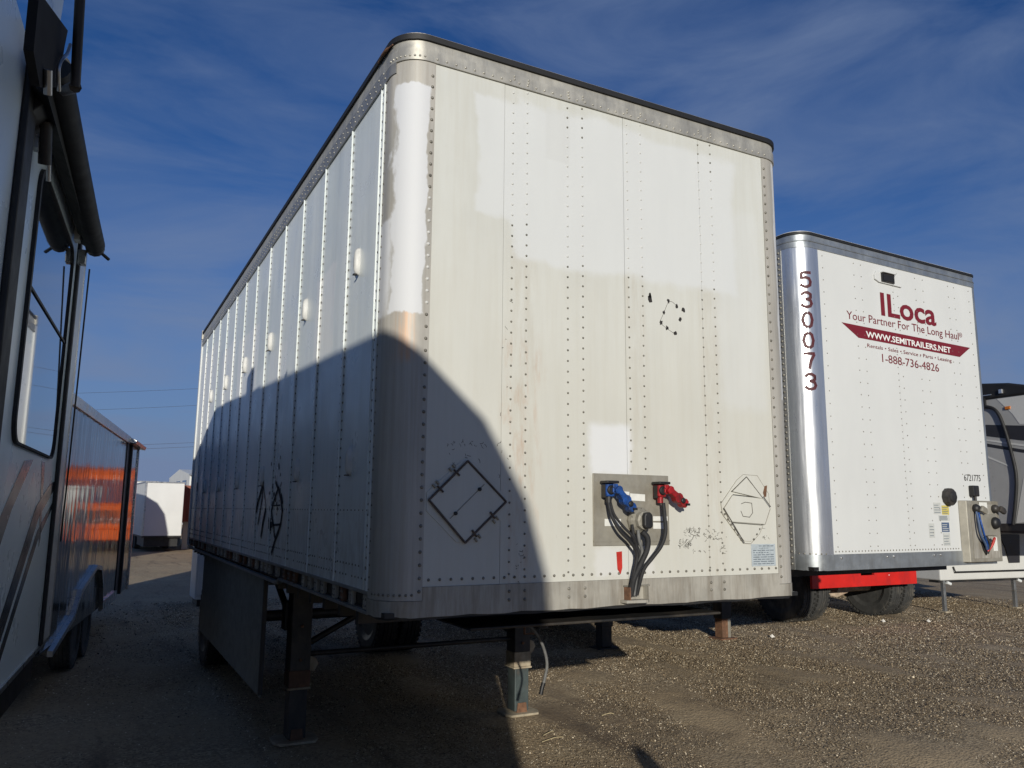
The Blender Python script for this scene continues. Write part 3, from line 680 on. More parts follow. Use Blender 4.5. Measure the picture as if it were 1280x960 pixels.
for t,(a,b) in ((.28,(A,B_)),(.70,(A,B_)),(.34,(C_,D_)),(.78,(C_,D_))):
    p=Vector(a).lerp(Vector(b),t); d=(Vector(b)-Vector(a)).normalized(); n_=Vector((-d.y,d.x)); n_=n_ if (p-c).dot(n_)>0 else -n_
    q=p+n_*.018; q2=p-n_*.022
    MB().tube([(q.x,-.010,q.y),(q2.x,-.018,q2.y)],.005,6).build('placard_clip','frame',pl)
    for s_ in (-.012,.012): e1=q+d*s_; e2=q+d*s_+n_*.02; MB().tube([(e1.x,-.008,e1.y),(e2.x,-.006,e2.y)],.006,6).build('placard_hinge','beige',pl)
for t in (.2,.8):
    p=m1[0].lerp(m1[1],t); MB().lathe([(.009,-.010),(.009,-.020),(.004,-.021)],(p.x,0,p.y),1,10).build('placard_stud','black',pl)
# right placard holder (paint faded plates)
pr=MB().prism([(1.975,1.79),(2.10,1.925),(2.15,1.958),(2.26,1.955),(2.345,1.85),(2.350,1.76),(2.26,1.62),(2.19,1.565),(2.135,1.568),(1.985,1.73)],1,-.004,.001).build('placard_holder','front',T1,bevel=.001,label='diamond placard holder painted over in cream, lower right of the front wall')
MB().prism([(2.05,1.86),(2.165,1.94),(2.295,1.82)],1,-.016,-.005).build('placard_flap','front',pr,bevel=.002)
MB().prism([(1.99,1.765),(2.055,1.838),(2.29,1.822),(2.345,1.765),(2.30,1.675),(2.03,1.690)],1,-.012,-.004).build('placard_flap','front',pr,bevel=.002)
MB().prism([(2.04,1.682),(2.285,1.668),(2.19,1.578),(2.14,1.580)],1,-.009,-.004).build('placard_flap','front',pr,bevel=.002)
for a,b in (((2.05,1.86),(2.165,1.945)),((2.165,1.945),(2.285,1.825)),((1.985,1.765),(2.13,1.572)),((2.29,1.834),(2.345,1.775))): edge(a,b,.016,.0024,'crack','placard_frame',pr)
for a,b in (((2.06,1.842),(2.285,1.827)),((2.05,1.685),(2.28,1.671))): edge(a,b,.0125,.0016,'crack','flap_gap',pr)
for k in range(6):
    t=(k+.5)/6; p=Vector((1.985,1.745)).lerp(Vector((2.13,1.575)),t); MB().lathe([(.006,-.005),(.006,-.010),(.003,-.011)],(p.x,0,p.y),1,8).build('holder_bolt','rivet',pr)
    p=Vector((2.34,1.75)).lerp(Vector((2.20,1.575)),t); MB().lathe([(.006,-.005),(.006,-.010),(.003,-.011)],(p.x,0,p.y),1,8).build('holder_bolt','rivet',pr)
oc=[(1.975,1.79),(2.10,1.925),(2.15,1.958),(2.26,1.955),(2.345,1.85),(2.350,1.76),(2.26,1.62),(2.19,1.565),(2.135,1.568),(1.985,1.73),(1.975,1.79)]
ol=MB(); stroke(ol,oc,.0020,lambda u,v,h:(u,-.004-h,v),.0006); stroke(ol,[(2.055,1.838),(1.99,1.765),(2.03,1.690)],.003,lambda u,v,h:(u,-.012-h,v),.0006); stroke(ol,[(2.345,1.765),(2.30,1.675)],.003,lambda u,v,h:(u,-.012-h,v),.0006); ol.build('plate_outline','crack2',pr)
st=MB(); f0=lambda u,v,h:(u,-.0125-h,v)
stroke(st,[(2.12,1.79),(2.15,1.80),(2.20,1.795),(2.205,1.74),(2.18,1.715),(2.13,1.72),(2.115,1.75)],.0035,f0,.0008); st.build('sticker_outline','crack',pr)
# information sticker lower right
ss=MB().box((2.195,-.0015,1.438),(2.382,0,1.562)).build('information_sticker','paper_blue',T1,label='pale blue information sticker at the lower right of the front wall')
sl=MB()
for k in range(9):
    z=1.552-k*.0125
    a0=2.205 if k>1 else 2.25; a1=2.372 if k not in (1,3) else 2.33
    segs=random.randint(3,6); xs=np.linspace(a0,a1,segs+1)
    for i in range(segs):
        sl.box((xs[i]+.003,-.0024,z-.003),(xs[i+1]-.004,-.0015,z+.002))
sl.build('sticker_print','print_',ss)
MB().tube([(2.30,-.0025,1.487),(2.30,-.0025,1.4875)],.001,4)
# black residue spots and faint scratches on the front
rs=MB(); f1=lambda u,v,h:(u,-h,v)
def blob(mb,cx,cz,r,seed,asp=1,mapf=f1,th=.001):
    rr=random.Random(seed); n=9; pts=[]
    for k in range(n):
        a=2*math.pi*k/n; q=r*rr.uniform(.55,1.25); pts.append((cx+q*math.cos(a),cz+q*asp*math.sin(a)))
    vs=[mapf(*p,th) for p in pts]; vs0=[mapf(*p,0) for p in pts]
    mb.add(vs+vs0,[tuple(range(n))]+[(i,n+i,n+(i+1)%n,(i+1)%n) for i in range(n)])
pxs=[(836,377),(847,383),(856,389),(852,400),(831,391),(828,403),(836,410),(847,417)]
def fz(px,py):  # photograph pixel -> wall position (upper wall, measured)
    x=1.509+(px-813)*(.168/30)+ (py-373)*-.0004; z=2.922-(py-373)*.00478+(px-813)*.00088; return x,z
for i,(a,b) in enumerate(pxs): x,z=fz(a,b); blob(rs,x,z,.012,i+3,1.2)
x,z=fz(813,373); blob(rs,x,z,.015,91,1.8); x,z=fz(812,369); blob(rs,x+.002,z,.008,92,2)
rs.build('sticker_residue','residue',T1,recalc=False,kind='stuff')
cr=MB()
q=[fz(*p) for p in ((836,377),(831,391),(826,403),(836,411),(845,417))]; stroke(cr,q,.0022,f1,.0006)
q=[fz(*p) for p in ((836,377),(841,378),(847,383))]; stroke(cr,q,.0022,f1,.0006)
def scr(cx,cz,w_,h_,n,seed):
    rr=random.Random(seed)
    for _ in range(n):
        x=cx+rr.uniform(-w_,w_); z=cz+rr.uniform(-h_,h_); a=rr.uniform(-1,1)*1.2; l_=rr.uniform(.002,.008)
        pts=[(x,z)]
        for __ in range(3): a+=rr.uniform(-.9,.9); pts.append((pts[-1][0]+math.cos(a)*l_,pts[-1][1]+math.sin(a)*l_))
        stroke(cr,pts,rr.uniform(.0012,.0028),f1,.0005)
scr(1.76,1.63,.055,.022,46,5); scr(1.71,1.57,.045,.018,50,8); scr(1.90,1.62,.06,.03,26,9); scr(1.98,1.56,.03,.05,12,10); scr(1.82,1.53,.06,.004,8,12)
scr(2.31,1.60,.03,.008,6,14); stroke(cr,[(2.24,1.655),(2.31,1.65)],.0015,f1,.0005)
scr(.45,2.06,.14,.01,16,20); scr(.40,2.0,.12,.06,12,21); scr(.60,2.3,.03,.5,10,31); scr(.68,1.5,.03,.1,12,33)
cr.build('surface_scratches','crack',T1,recalc=False,kind='stuff')
MB().prism([(2.30,1.855),(2.315,1.895),(2.335,1.90),(2.33,1.87),(2.325,1.835),(2.31,1.83)],1,-.0052,-.004).build('rust_mark','rust',pr)
# ---------------- decal residue on the side
ds=MB(); fs_=lambda u,v,h:(-.003-h,u,v)
for pts,wd in (([(2.916, 1.943), (2.98, 1.872), (3.095, 1.773), (3.143, 1.718)], 0.043),([(2.913, 1.934), (2.915, 1.817), (3.031, 1.62)], 0.027),([(2.895, 1.907), (2.796, 1.808), (2.747, 1.72)], 0.015),([(2.76, 1.72), (2.832, 1.624), (2.873, 1.531)], 0.047),([(2.339, 1.882), (2.454, 1.796), (2.529, 1.721), (2.504, 1.68), (2.43, 1.623), (2.388, 1.558), (2.331, 1.528)], 0.026),([(2.327, 1.882), (2.23, 1.811), (2.158, 1.723), (2.187, 1.643), (2.258, 1.578), (2.349, 1.519), (2.445, 1.426)], 0.034),([(2.456, 1.759), (2.237, 1.763)], 0.01),([(2.43, 1.623), (2.202, 1.631)], 0.015),([(2.605, 1.615), (2.481, 1.626)], 0.043),([(2.565, 1.654), (2.533, 1.587)], 0.034),([(2.441, 1.93), (2.338, 1.878)], 0.026),([(2.361, 2.052), (2.345, 2.022)], 0.026),([(2.218, 1.835), (2.165, 1.778)], 0.026)):
    stroke(ds,pts,wd,fs_,.001)
for k in range(22): blob(ds,random.uniform(2.2,2.65),random.gauss(1.85,.16),random.uniform(.006,.016),k+200,1.3,fs_)
ds.build('decal_residue','residue',T1,recalc=False,kind='stuff')
# ================================================================== SECOND TRAILER
T2=thing('box_trailer','clean white box trailer behind on the right with maroon lettering and a bright aluminium corner','trailer',(4.08,1.23,0),R(1.8))
W2,L2=2.63,8.2; r2=.17; B0,B1,TT,RZ=1.275,1.405,4.045,4.185
def z2(u,z): return z-.03*u*0
MB().box((.238,0,B1),(1.28,.012,TT)).build('front_panel','white2',T2)
MB().box((1.282,.0008,B1),(W2-.06,.012,TT)).build('front_panel','white2',T2)
P=[(0,.20),(0,r2+.012),(0,r2)]+arc_pts(r2,r2,r2,180,270,18)[1:]+[(r2+.01,0),(.240,0)]
P=[(p[0]-.004 if p[0]<.02 else p[0],p[1]-.004) for p in P]
cp=band(P,B1-.03,TT+.005,.006); cp=cp.build('corner_post','chrome',T2,recalc=False,label='bright aluminium rounded corner post with maroon unit number')
P=[(W2-.062,-.003),(W2-.03,-.002),(W2-.006,.02),(W2,.05),(W2,.2)]; band(P,B1-.03,TT,.006).build('corner_post','galv',T2,recalc=False)
def plan2(off,ye): 
    return [(-off,ye),(-off,r2)]+arc_pts(r2,r2,r2+off,180,270,14)[1:-1]+[(r2,-off),(W2-.05,-off),(W2-.015+off*.7,.012-off*.7),(W2+off,.05),(W2+off,ye)]
band(plan2(.008,L2),TT,TT+.055,.012).build('top_rail_strip','galv',T2,recalc=False)
band(plan2(.003,L2),TT+.055,RZ-.022,.012).build('top_rail','galv',T2,recalc=False)
MB().tube([(p[0],p[1],TT+.057) for p in plan2(.008,L2)],.006,5).build('top_rail_bead','galv',T2)
band(plan2(.012,L2),RZ-.024,RZ,.03).build('roof_seal','rubber',T2,recalc=False)
MB().prism(plan2(0,L2),2,RZ-.02,RZ+.008).build('roof','white2',T2)
band(plan2(.006,.25),B0,B1-.001,.02,jit=.002).build('bottom_rail','galv',T2,recalc=False)
MB().box((0,.26,B1-.03),(.012,L2,TT)).build('side_wall','white2',T2)
MB().box((W2-.012,.2,B1-.03),(W2,L2,TT)).build('side_wall','white2',T2)
MB().box((-.009,.19,B0),(.02,.27,TT+.02)).build('corner_flange','alu_side',T2,label='dark riveted flange behind the bright corner post')
MB().box((-.006,.27,B0+.0),(.02,L2,B1-.03)).build('side_rail','galv',T2)
MB().box((.02,.02,B0+.002),(W2-.02,L2,B0+.03)).build('floor','black',T2)
MB().box((0,L2-.01,B0),(W2,L2+.03,RZ-.03)).build('rear_frame','white2',T2)
rc=MB(); z=B0+.05
while z<TT:
    rc.dome((-.009,.215,z),(-1,0,0),.012,.012); rc.dome((-.009,.25,z+.02),(-1,0,0),.012,.012); z+=.05
for k in range(6): a=R(180+15*k+8); rc.dome((r2+(r2+.004)*math.cos(a),r2+(r2+.004)*math.sin(a),B1+.005),(math.cos(a),math.sin(a),0),.008,.006)
for y_ in np.arange(.3,3,.08):
    for zz in (TT+.015,TT+.06,TT+.1): rc.dome((-.008,y_,zz),(-1,0,0),.009,.006,5)
rc.build('flange_rivets','rivet',T2,recalc=False,kind='stuff')
rr2=MB()
for x in (.30,.72,.82,1.27,1.34,1.62,1.74,2.15,2.25,2.50):
    z=B1+.06
    while z<TT-.02: rr2.dome((x,0,z),(0,-1,0),.0065,.004,5); z+=.11 if x not in (1.27,) else .06
for x in np.arange(.27,W2-.6,.042): rr2.dome((x,0,B1+.022),(0,-1,0),.0075,.005,5)
rr2.build('rivet_rows','rivet',T2,recalc=False,kind='stuff')
for x in (.33,.93,1.02,1.6,1.7): MB().lathe([(.011,-.006),(.011,-.012),(.005,-.013)],(x,0,B1-.03),1,8).build('rail_bolt','rivet_c',T2)
# roof vent
vt=MB().prism([(1.0,3.93),(1.03,3.975),(1.39,3.965),(1.39,3.865),(1.06,3.868),(1.0,3.89)],1,-.016,0).build('front_vent','white2',T2,bevel=.004,label='white plate with a dark vent opening under the top rail')
MB().box((1.085,-.03,3.878),(1.265,-.014,3.960)).build('vent_frame','black',vt); MB().box((1.10,-.034,3.888),(1.25,-.0305,3.95)).build('vent_mesh','rubber',vt)
MB().box((1.08,-.05,3.962),(1.275,-.014,3.97)).build('vent_hood','white2',vt)
# lettering
tm=lambda u,v,h:(u,-h,v)
add_text('lettering','ILoca',1.075,3.562,1.915,.222,tm,'maroon',T2,.022,label='big maroon lettering reading ILoca')
add_text('lettering','Your Partner For The Long Haul',.585,3.462,2.27,.078,tm,'maroon',T2,.0,label='maroon slogan reading Your Partner For The Long Haul')
ro=MB(); stroke(ro,[(2.305+.022*math.cos(a),3.515+.022*math.sin(a)) for a in np.linspace(0,6.283,13)],.004,tm,.0022); ro.build('registered_ring','maroon',T2)
add_text('lettering','R',2.297,3.506,2.314,.018,tm,'maroon',T2)
MB().prism([(.51,3.418),(2.45,3.400),(2.262,3.287),(.73,3.303)],1,-.0022,0).build('printed_banner','maroon',T2,label='maroon banner stripe with slanted ends')
add_text('lettering','WWW.SEMITRAILERS.NET',.835,3.322,2.115,.058,tm,'whiteprint',T2,.02,h=.0036,drop=.012,label='white lettering reading WWW.SEMITRAILERS.NET')
add_text('lettering','Rentals \u2022 Sales \u2022 Service \u2022 Parts \u2022 Leasing',.845,3.230,2.118,.036,tm,'maroon',T2,.0,drop=.012,label='small maroon lettering reading Rentals Sales Service Parts Leasing')
add_text('lettering','1-888-736-4826',1.045,3.114,1.90,.080,tm,'maroon',T2,.0,drop=.012,label='maroon telephone number 1-888-736-4826')
add_text('lettering','6721775',2.17,2.065,2.44,.065,tm,'residue',T2,.0,label='small black unit number above the junction box')
# digits on the corner
def cyl(u,v,h):
    # u = arc length measured from the side seam
    a=R(180)+u/ r2; rad=r2+.0045+h
    return (r2+rad*math.cos(a),r2+rad*math.sin(a)-.0,v)
DG={'5':[[(1,1),(.12,1)],[(.1,.97),(.06,.58)],[(.1,.60),(.5,.66),(.85,.58),(1,.36),(.92,.12),(.6,0),(.3,0),(0,.14)]],
 '3':[[(.02,.86),(.25,1),(.6,1),(.92,.88),(.92,.66),(.7,.55),(.42,.53)],[(.55,.53),(.9,.44),(1,.25),(.85,.06),(.5,-.01),(.2,.02),(0,.16)]],
 '0':[[(.40,1),(.16,.88),(.02,.5),(.16,.12),(.40,0)],[(.60,1),(.84,.88),(.98,.5),(.84,.12),(.60,0)]],
 '7':[[(0,1),(1,1)],[(.98,.93),(.62,.5),(.42,0)]]}
zc=[3.745,3.565,3.385,3.205,3.025,2.845]
for ch,z in zip('530073',zc):
    d=MB()
    for s_ in DG[ch]:
        q=[]
        P=[Vector(p) for p in s_]
        for a,b in zip(P[:-1],P[1:]):
            for k in range(4): q.append(a.lerp(b,k/4))
        q.append(P[-1]); stroke(d,[(.145+p.x*.085,z-.06+p.y*.128) for p in q],.026,cyl,.0012)
    d.build('stencilled_digit','digit',T2,label='maroon stencilled digit %s on the bright corner post'%ch)
# bottom right fittings
jb=MB().prism([(2.035,0),(2.075,-.06),(2.60,-.06),(2.60,0)],2,1.30,1.875).build('junction_box','beige',T2,bevel=.006,label='grey beige junction box at the lower right corner of the front wall')
MB().box((2.13,-.064,1.335),(2.55,-.061,1.84)).build('box_face','alu_low',jb)
MB().box((2.26,-.085,1.545),(2.50,-.061,1.75)).build('cover_plate','beige',jb,bevel=.006)
MB().box((2.27,-.0655,1.755),(2.40,-.0645,1.86)).build('paper_label','paper',jb)
MB().box((2.45,-.0655,1.40),(2.52,-.0645,1.53)).build('paper_label','paper',jb)
for i,(x,z,s_) in enumerate(((2.19,1.80,1),(2.50,1.80,.95))):
    g=MB().lathe([(.040*s_,-.061),(.044*s_,-.085),(.03*s_,-.11),(.01,-.112)],(x,0,z),1,14).build('air_coupling','black',jb)
    MB().prism([(x,z-.02),(x+.09,z-.055),(x+.12,z-.03),(x+.10,z+.005),(x+.04,z+.03)],1,-.13,-.10).build('coupling_arm','beige' if i==0 else 'black',g,bevel=.008)
MB().lathe([(.055,-.085),(.058,-.10),(.045,-.125),(.02,-.13)],(2.46,0,1.665),1,14).build('power_socket','black',jb)
def h2(pts,r,mat): MB().tube(smooth_path(pts,6),r,7).build('cable',mat,jb)
h2([(2.17,-.09,1.77),(2.16,-.11,1.68),(2.18,-.11,1.56),(2.26,-.10,1.47),(2.30,-.085,1.42)],.011,'bluel')
h2([(2.20,-.09,1.77),(2.185,-.12,1.66),(2.22,-.12,1.55),(2.29,-.10,1.46),(2.31,-.085,1.41)],.010,'blue')
h2([(2.42,-.09,1.50),(2.38,-.12,1.52),(2.35,-.11,1.46),(2.31,-.085,1.40)],.013,'tag')
h2([(2.30,-.085,1.54),(2.33,-.10,1.47),(2.31,-.08,1.38)],.015,'hose')
MB().prism([(2.24,1.49),(2.38,1.50),(2.36,1.41),(2.31,1.36),(2.27,1.41)],1,-.075,-.065).build('cable_clamp','black',jb,bevel=.004)
MB().lathe([(.082,0),(.085,-.035),(.075,-.055),(.035,-.062)],(1.87,0,1.905),1,10,False).build('round_vent','black',T2,label='black round vent cover left of the junction box')
MB().lathe([(.05,-.062),(.045,-.068),(.012,-.069)],(1.87,0,1.905),1,16).build('vent_centre','hose',T2)
sw=MB().box((2.225,-.05,1.915),(2.325,0,2.02)).build('switch_box','black',T2,bevel=.01); MB().tube([(2.275,-.03,1.92),(2.275,-.03,1.875)],.014,8).build('switch_cable','black',sw)
for nm,mt,a in (('warning_label','yellow',(1.775,1.74,1.885,1.825)),('label','greyl',(1.65,1.745,1.762,1.85)),('label','greyl',(1.72,1.685,1.885,1.735)),('label','bluel',(1.755,1.58,1.87,1.668)),('label','greyl',(1.765,1.455,1.87,1.57)),('label','greyl',(1.56,1.53,1.64,1.66))):
    o=MB().box((a[0],-.0015,a[1]),(a[2],0,a[3])).build(nm,mt,T2)
    pn=MB()
    for k in range(4):
        zz=a[1]+(a[3]-a[1])*(k+.7)/4.8; pn.box((a[0]+.008,-.0023,zz-.003),(a[2]-random.uniform(.008,.04),-.0015,zz+.003))
    pn.build('label_print','print_' if mt!='bluel' else 'greyl',o)
# landing gear of second trailer (ground there is about 0.1 m up)
M2=Matrix.Translation((4.08,1.23,0))@Matrix.Rotation(R(1.8),4,'Z'); M2i=M2.inverted()
for i,(px,py) in enumerate(((4.50,4.88),(6.36,4.83))):
    c=M2i@Vector((px,py,0)); mt='black' if i==0 else 'rust'  # first leg all black for the big trailer's shadow on it
    lg=MB().box((c.x-.085,c.y-.08,.36),(c.x+.085,c.y+.08,B0)).build('landing_leg','black',T2,bevel=.006)  # upper tube coloured black where underbody shade falls
    MB().box((c.x-.072,c.y-.068,.12),(c.x+.03 if i else c.x+.072,c.y+.068,.365)).build('inner_leg',mt,lg,bevel=.004)
    if i: MB().box((c.x+.03,c.y-.066,.12),(c.x+.08,c.y+.068,.36)).build('inner_leg','beige',lg)
    MB().box((c.x-.14,c.y-.12,.10),(c.x+.14,c.y+.12,.118)).build('sand_shoe',mt,lg)
c=M2i@Vector((4.5,4.86,0)); d_=M2i@Vector((6.36,4.83,0))
MB().tube([(c.x,c.y,.62),(c.x-.42,c.y+.3,.62)],.03,6).build('leg_brace','black',T2)
MB().tube([(c.x,c.y,.9),(c.x-.4,c.y+1.0,B0)],.03,6).build('leg_brace','black',T2)
MB().tube([(c.x+.12,c.y-.1,.80),(c.x+.78,c.y-.1,.83)],.022,8).build('crank_handle','paper',T2)
MB().tube([(c.x,c.y,.9),(d_.x,d_.y,.9)],.025,8).build('cross_shaft','black',T2)
for y in np.arange(.5,L2-.2,.35): MB().box((.05,y,B0-.09),(W2-.05,y+.05,B0)).build('crossmember','black',T2)
MB().box((.3,6.3,.45),(W2-.3,6.45,.6)).build('axle','black',T2)
for x in (.20,.50,W2-.5,W2-.20): add_wheel((x,6.4,.6),T2,.5,.26,'black','black')
# ================================================================== RED BUMPER FLATBED behind the second trailer
FB=thing('flatbed_trailer','low flatbed trailer with red steel bumper and dusty tyres, beneath the second box trailer','trailer',(8.1,4.95,.1))
bp=MB()
def plate_with_holes(mb,x0,x1,z0,z1,holes,ya,yb):
    xs=sorted({x0,x1,*[h[0] for h in holes],*[h[1] for h in holes]}); zs=sorted({z0,z1,*[h[2] for h in holes],*[h[3] for h in holes]})
    for i in range(len(xs)-1):
        for j in range(len(zs)-1):
            cx_,cz_=(xs[i]+xs[i+1])/2,(zs[j]+zs[j+1])/2
            if any(h[0]<cx_<h[1] and h[2]<cz_<h[3] for h in holes): continue
            mb.box((xs[i],ya,zs[j]),(xs[i+1],yb,zs[j+1]))
plate_with_holes(bp,0.08,2.41,.56,.86,[(1.12,1.42,.72,.78),(.42,.60,.80,.86),(1.86,1.92,.75,.84)],-.02,.02)
bp.build('bumper','redpaint',FB,label='bright red steel bumper with slots')
for x in (.70,.78): 
    for z in (.80,.83): MB().lathe([(.016,-.02),(.016,-.032),(.008,-.034)],(x,0,z-.03),1,8).build('bumper_bolt','rivet_c',FB)
MB().box((1.75,-.024,.70),(1.76,-.0205,.72)).build('bumper_mark','whiteprint',FB)
MB().box((.0,.03,.88),(2.33,6,.98)).build('deck','black',FB)
for x in (.55,1.75): MB().box((x-.05,.05,.62),(x+.05,6,.88)).build('frame_rail','black',FB)
MB().tube([(.4,.72,.47),(2.4,.72,.47)],.075,12).build('axle','axle',FB)
MB().prism([(.55,.36),(.9,.40),(1.25,.34),(1.5,.40),(1.75,.50),(1.55,.58),(.6,.57)],1,.55,.62).build('axle_bracket','axle',FB,bevel=.01)
MB().prism([(.95,.44),(1.2,.42),(1.25,.5),(1.0,.53)],1,.50,.548).build('brake_chamber','rust',FB,bevel=.01)
for x,l in ((.30,None),(.61,None),(2.27,None),(2.58,None)): add_wheel((x,.72,.485),FB,.49,.25)
MB().box((1.15,0.4,.535),(1.5,.45,.56)).build('spring_plate','paper',FB)
# ================================================================== FIFTH-WHEEL RV at right edge
RV2=thing('fifth_wheel_camper','white and grey fifth-wheel camper with black top and dark swoosh stripes at the right edge','camper',(11.72,5.35,.1),R(-5))
def prof(pts,x0,x1,name,mat,parent,bev=.0,**k): return MB().prism(pts,0,x0,x1).build(name,mat,parent,bevel=bev,**k)
noseo=[(0,1.42),(-1.15,1.42),(-1.85,1.55),(-2.15,1.9),(-2.25,2.4),(-2.15,3.0),(-1.95,3.54),(8,3.54),(8,1.42)]
prof(noseo,0,2.44,'body','rvgrey',RV2,.04)
prof([(0,.53),(0,1.42),(8,1.42),(8,.53)],.0,2.44,'lower_body','rvwhite',RV2,.02)
prof([(8,3.50),(-1.90,3.50),(-2.0,3.54),(-1.85,3.62),(-1.5,3.72),(-1.0,3.78),(-.3,3.80),(8,3.78)],-.03,2.46,'black_roof_cap','rubber',RV2,.03)
prof([(-1.7,1.36),(8,1.36),(8,1.47),(-1.8,1.50)],.01,2.43,'nose_floor','black',RV2)
prof([(-.5,1.38),(-1.75,1.40),(-1.75,1.52),(-.5,1.50)],-.012,.02,'black_underside','black',RV2)
prof([(-.2,3.14),(-1.0,3.10),(-1.6,3.03),(-2.14,2.98),(-2.2,2.70),(-1.6,2.80),(-1.0,2.92),(-.2,2.98)],-.004,.01,'swoosh_stripe','rvdark',RV2)
prof([(-.2,2.86),(-1.0,2.80),(-1.6,2.66),(-2.22,2.54),(-2.22,2.49),(-1.6,2.61),(-1.0,2.75),(-.2,2.82)],-.004,.01,'swoosh_stripe','rvdark',RV2)
prof([(-.2,2.925),(-1.0,2.865),(-1.6,2.74),(-2.2,2.64),(-2.2,2.615),(-1.6,2.71),(-1.0,2.84),(-.2,2.90)],-.006,.01,'swoosh_line','rvwhite',RV2)
prof([(-.6,2.66),(-1.05,2.58),(-1.38,2.42),(-1.38,2.40),(-1.05,2.55),(-.6,2.63)],-.004,.01,'swoosh_line','rvwhite',RV2)
prof([(-1.28,3.49),(-1.95,3.49),(-2.12,3.02),(-1.62,3.05),(-1.52,3.22)],-.004,.012,'white_cap_side','rvwhite',RV2)
prof([(-1.42,1.52),(-1.84,1.57),(-2.12,1.9),(-2.22,2.38),(-1.60,2.20),(-1.52,1.9)],-.004,.012,'white_cap_side','rvwhite',RV2)
MB().tube(smooth_path([(-.02,-.2,3.36),(-.02,-.9,3.38),(-.02,-1.12,3.38),(-.02,-1.28,3.28),(-.02,-1.38,3.0),(-.02,-1.46,2.6),(-.02,-1.50,2.25),(-.02,-1.46,1.9),(-.02,-1.38,1.5)],6),.026,8).build('black_cap_seam','rubber',RV2)
prof([(-1.0,3.36),(-1.10,3.36),(-1.10,3.52),(-1.0,3.52)],-.04,.01,'roof_bracket','rubber',RV2)
MB().box((-.02,-1.50,3.30),(.0,-1.41,3.35)).build('marker_light','amber',RV2,bevel=.006)
MB().box((-.06,-1.42,3.56),(-.02,-1.36,3.63)).build('clearance_lamp','chrome',RV2,bevel=.006)
MB().box((-.045,-1.22,3.56),(-.031,-1.05,3.572)).build('trim_strip','chrome',RV2)
MB().tube([(.30,-.02,.76),(.32,-.04,.67),(2.4,-.04,.67)],.014,8).build('front_trim_tube','black',RV2)
MB().prism([(1.52,1.30),(2.06,1.30),(2.0,.80),(1.72,.80),(1.66,1.05)],1,-.02,0).build('shadow_shape','rvdark',RV2,bevel=.004)  # dark plate standing in for a shadow on the pale lower wall
MB().box((.02,.06,.49),(2.42,.25,.53)).build('front_chassis','black',RV2)
for x,y in ((.12,.06),(1.95,.1)):
    lg=MB().box((x-.028,y-.028,.015),(x+.028,y+.028,.55)).build('landing_leg','alub',RV2,bevel=.004)
    MB().box((x-.07,y-.07,.0),(x+.07,y+.07,.02)).build('foot_pad','dust',lg)
    MB().tube([(x+.03,y-.05,.50),(x+.10,y-.07,.47)],.028,8).build('leg_lamp','rvtrim',lg)
MB().box((1.1,1.6,.15),(1.16,1.66,.66)).build('rear_leg','rvtrim',RV2)
# ================================================================== NEAR CAMPER on the left
AZ=R(4.3)
RV1=thing('fifth_wheel_camper','tall pale camper close on the left in shade with one large dark window','camper',(-1.85,-3.45,0),-AZ)
# local: y along the wall (towards the distance), x=0 the wall, body towards -x
side=[(6.5,.84),(6.5,3.60),(6.35,3.70),(-1.3,3.75),(-2.2,3.70),(-2.85,3.48),(-3.15,3.2),(-3.26,2.8),(-3.26,1.9),(-3.0,1.62),(-1.4,1.55),(-1.3,.84)]
prof(side,-2.44,0,'body','rvwall',RV1,.02)
MB().box((-2.40,-1.2,.60),(-.06,6.4,.84)).build('underbody','black',RV1)
for y in (2.6,3.6): add_wheel((-.28,y,.38),RV1,.38,.22,'black','black'); add_wheel((-2.16,y,.38),RV1,.38,.22,'black','black')
for y in (-.9,): MB().box((-.3,y-.05,.02),(-.2,y+.05,.62)).build('landing_leg','rvtrim',RV1); MB().box((-2.2,y-.05,.02),(-2.1,y+.05,.62)).build('landing_leg','rvtrim',RV1)
# gaskets / trim
MB().box((.0,3.73,.86),(.030,3.92,3.66)).build('wall_gasket','rubber',RV1,bevel=.01)
MB().box((.0,4.00,.86),(.010,4.035,3.55)).build('panel_joint','rubber',RV1)
MB().box((.0,3.925,.86),(.006,3.995,3.60)).build('joint_strip','rvtrim',RV1)
MB().box((.0,6.05,.86),(.022,6.12,3.56)).build('wall_gasket','rubber',RV1,bevel=.008)
MB().box((.0,6.13,.86),(.012,6.48,3.56)).build('corner_trim','rvtrim',RV1,bevel=.004)
MB().box((-.01,6.475,.86),(.016,6.515,3.58)).build('corner_joint','alub',RV1,bevel=.004)
MB().box((-.01,-1.25,.835),(.010,6.5,.862)).build('skirt_edge','alub',RV1)
# window
def rrect(y0,z0,y1,z1,r,n=6):
    P=[]
    for cy,cz_,a0 in ((y1-r,z1-r,0),(y0+r,z1-r,90),(y0+r,z0+r,180),(y1-r,z0+r,270)):
        for k in range(n+1): a=R(a0+90*k/n); P.append((cy+r*math.cos(a),cz_+r*math.sin(a)))
    return P
wy0,wz0,wy1,wz1=4.30,2.03,5.80,3.40
wf=MB(); po=rrect(wy0,wz0,wy1,wz1,.13); pi_=rrect(wy0+.035,wz0+.012,wy1-.01,wz1-.012,.12); n=len(po)
vs=[(.018,a,b) for a,b in po]+[(.018,a,b) for a,b in pi_]+[(.0,a,b) for a,b in po]+[(.006,a,b) for a,b in pi_]
fs=[(i,(i+1)%n,n+(i+1)%n,n+i) for i in range(n)]+[(i,2*n+i,2*n+(i+1)%n,(i+1)%n) for i in range(n)]+[(n+i,n+(i+1)%n,3*n+(i+1)%n,3*n+i) for i in range(n)]
wf=wf.add(vs,fs).build('window_frame','rubber',RV1)
prof(pi_,.001,.008,'window_pane','glass',RV1)
MB().box((.008,wy0+.05,2.775),(.014,wy1-.04,2.79)).build('window_bar','rubber',wf)
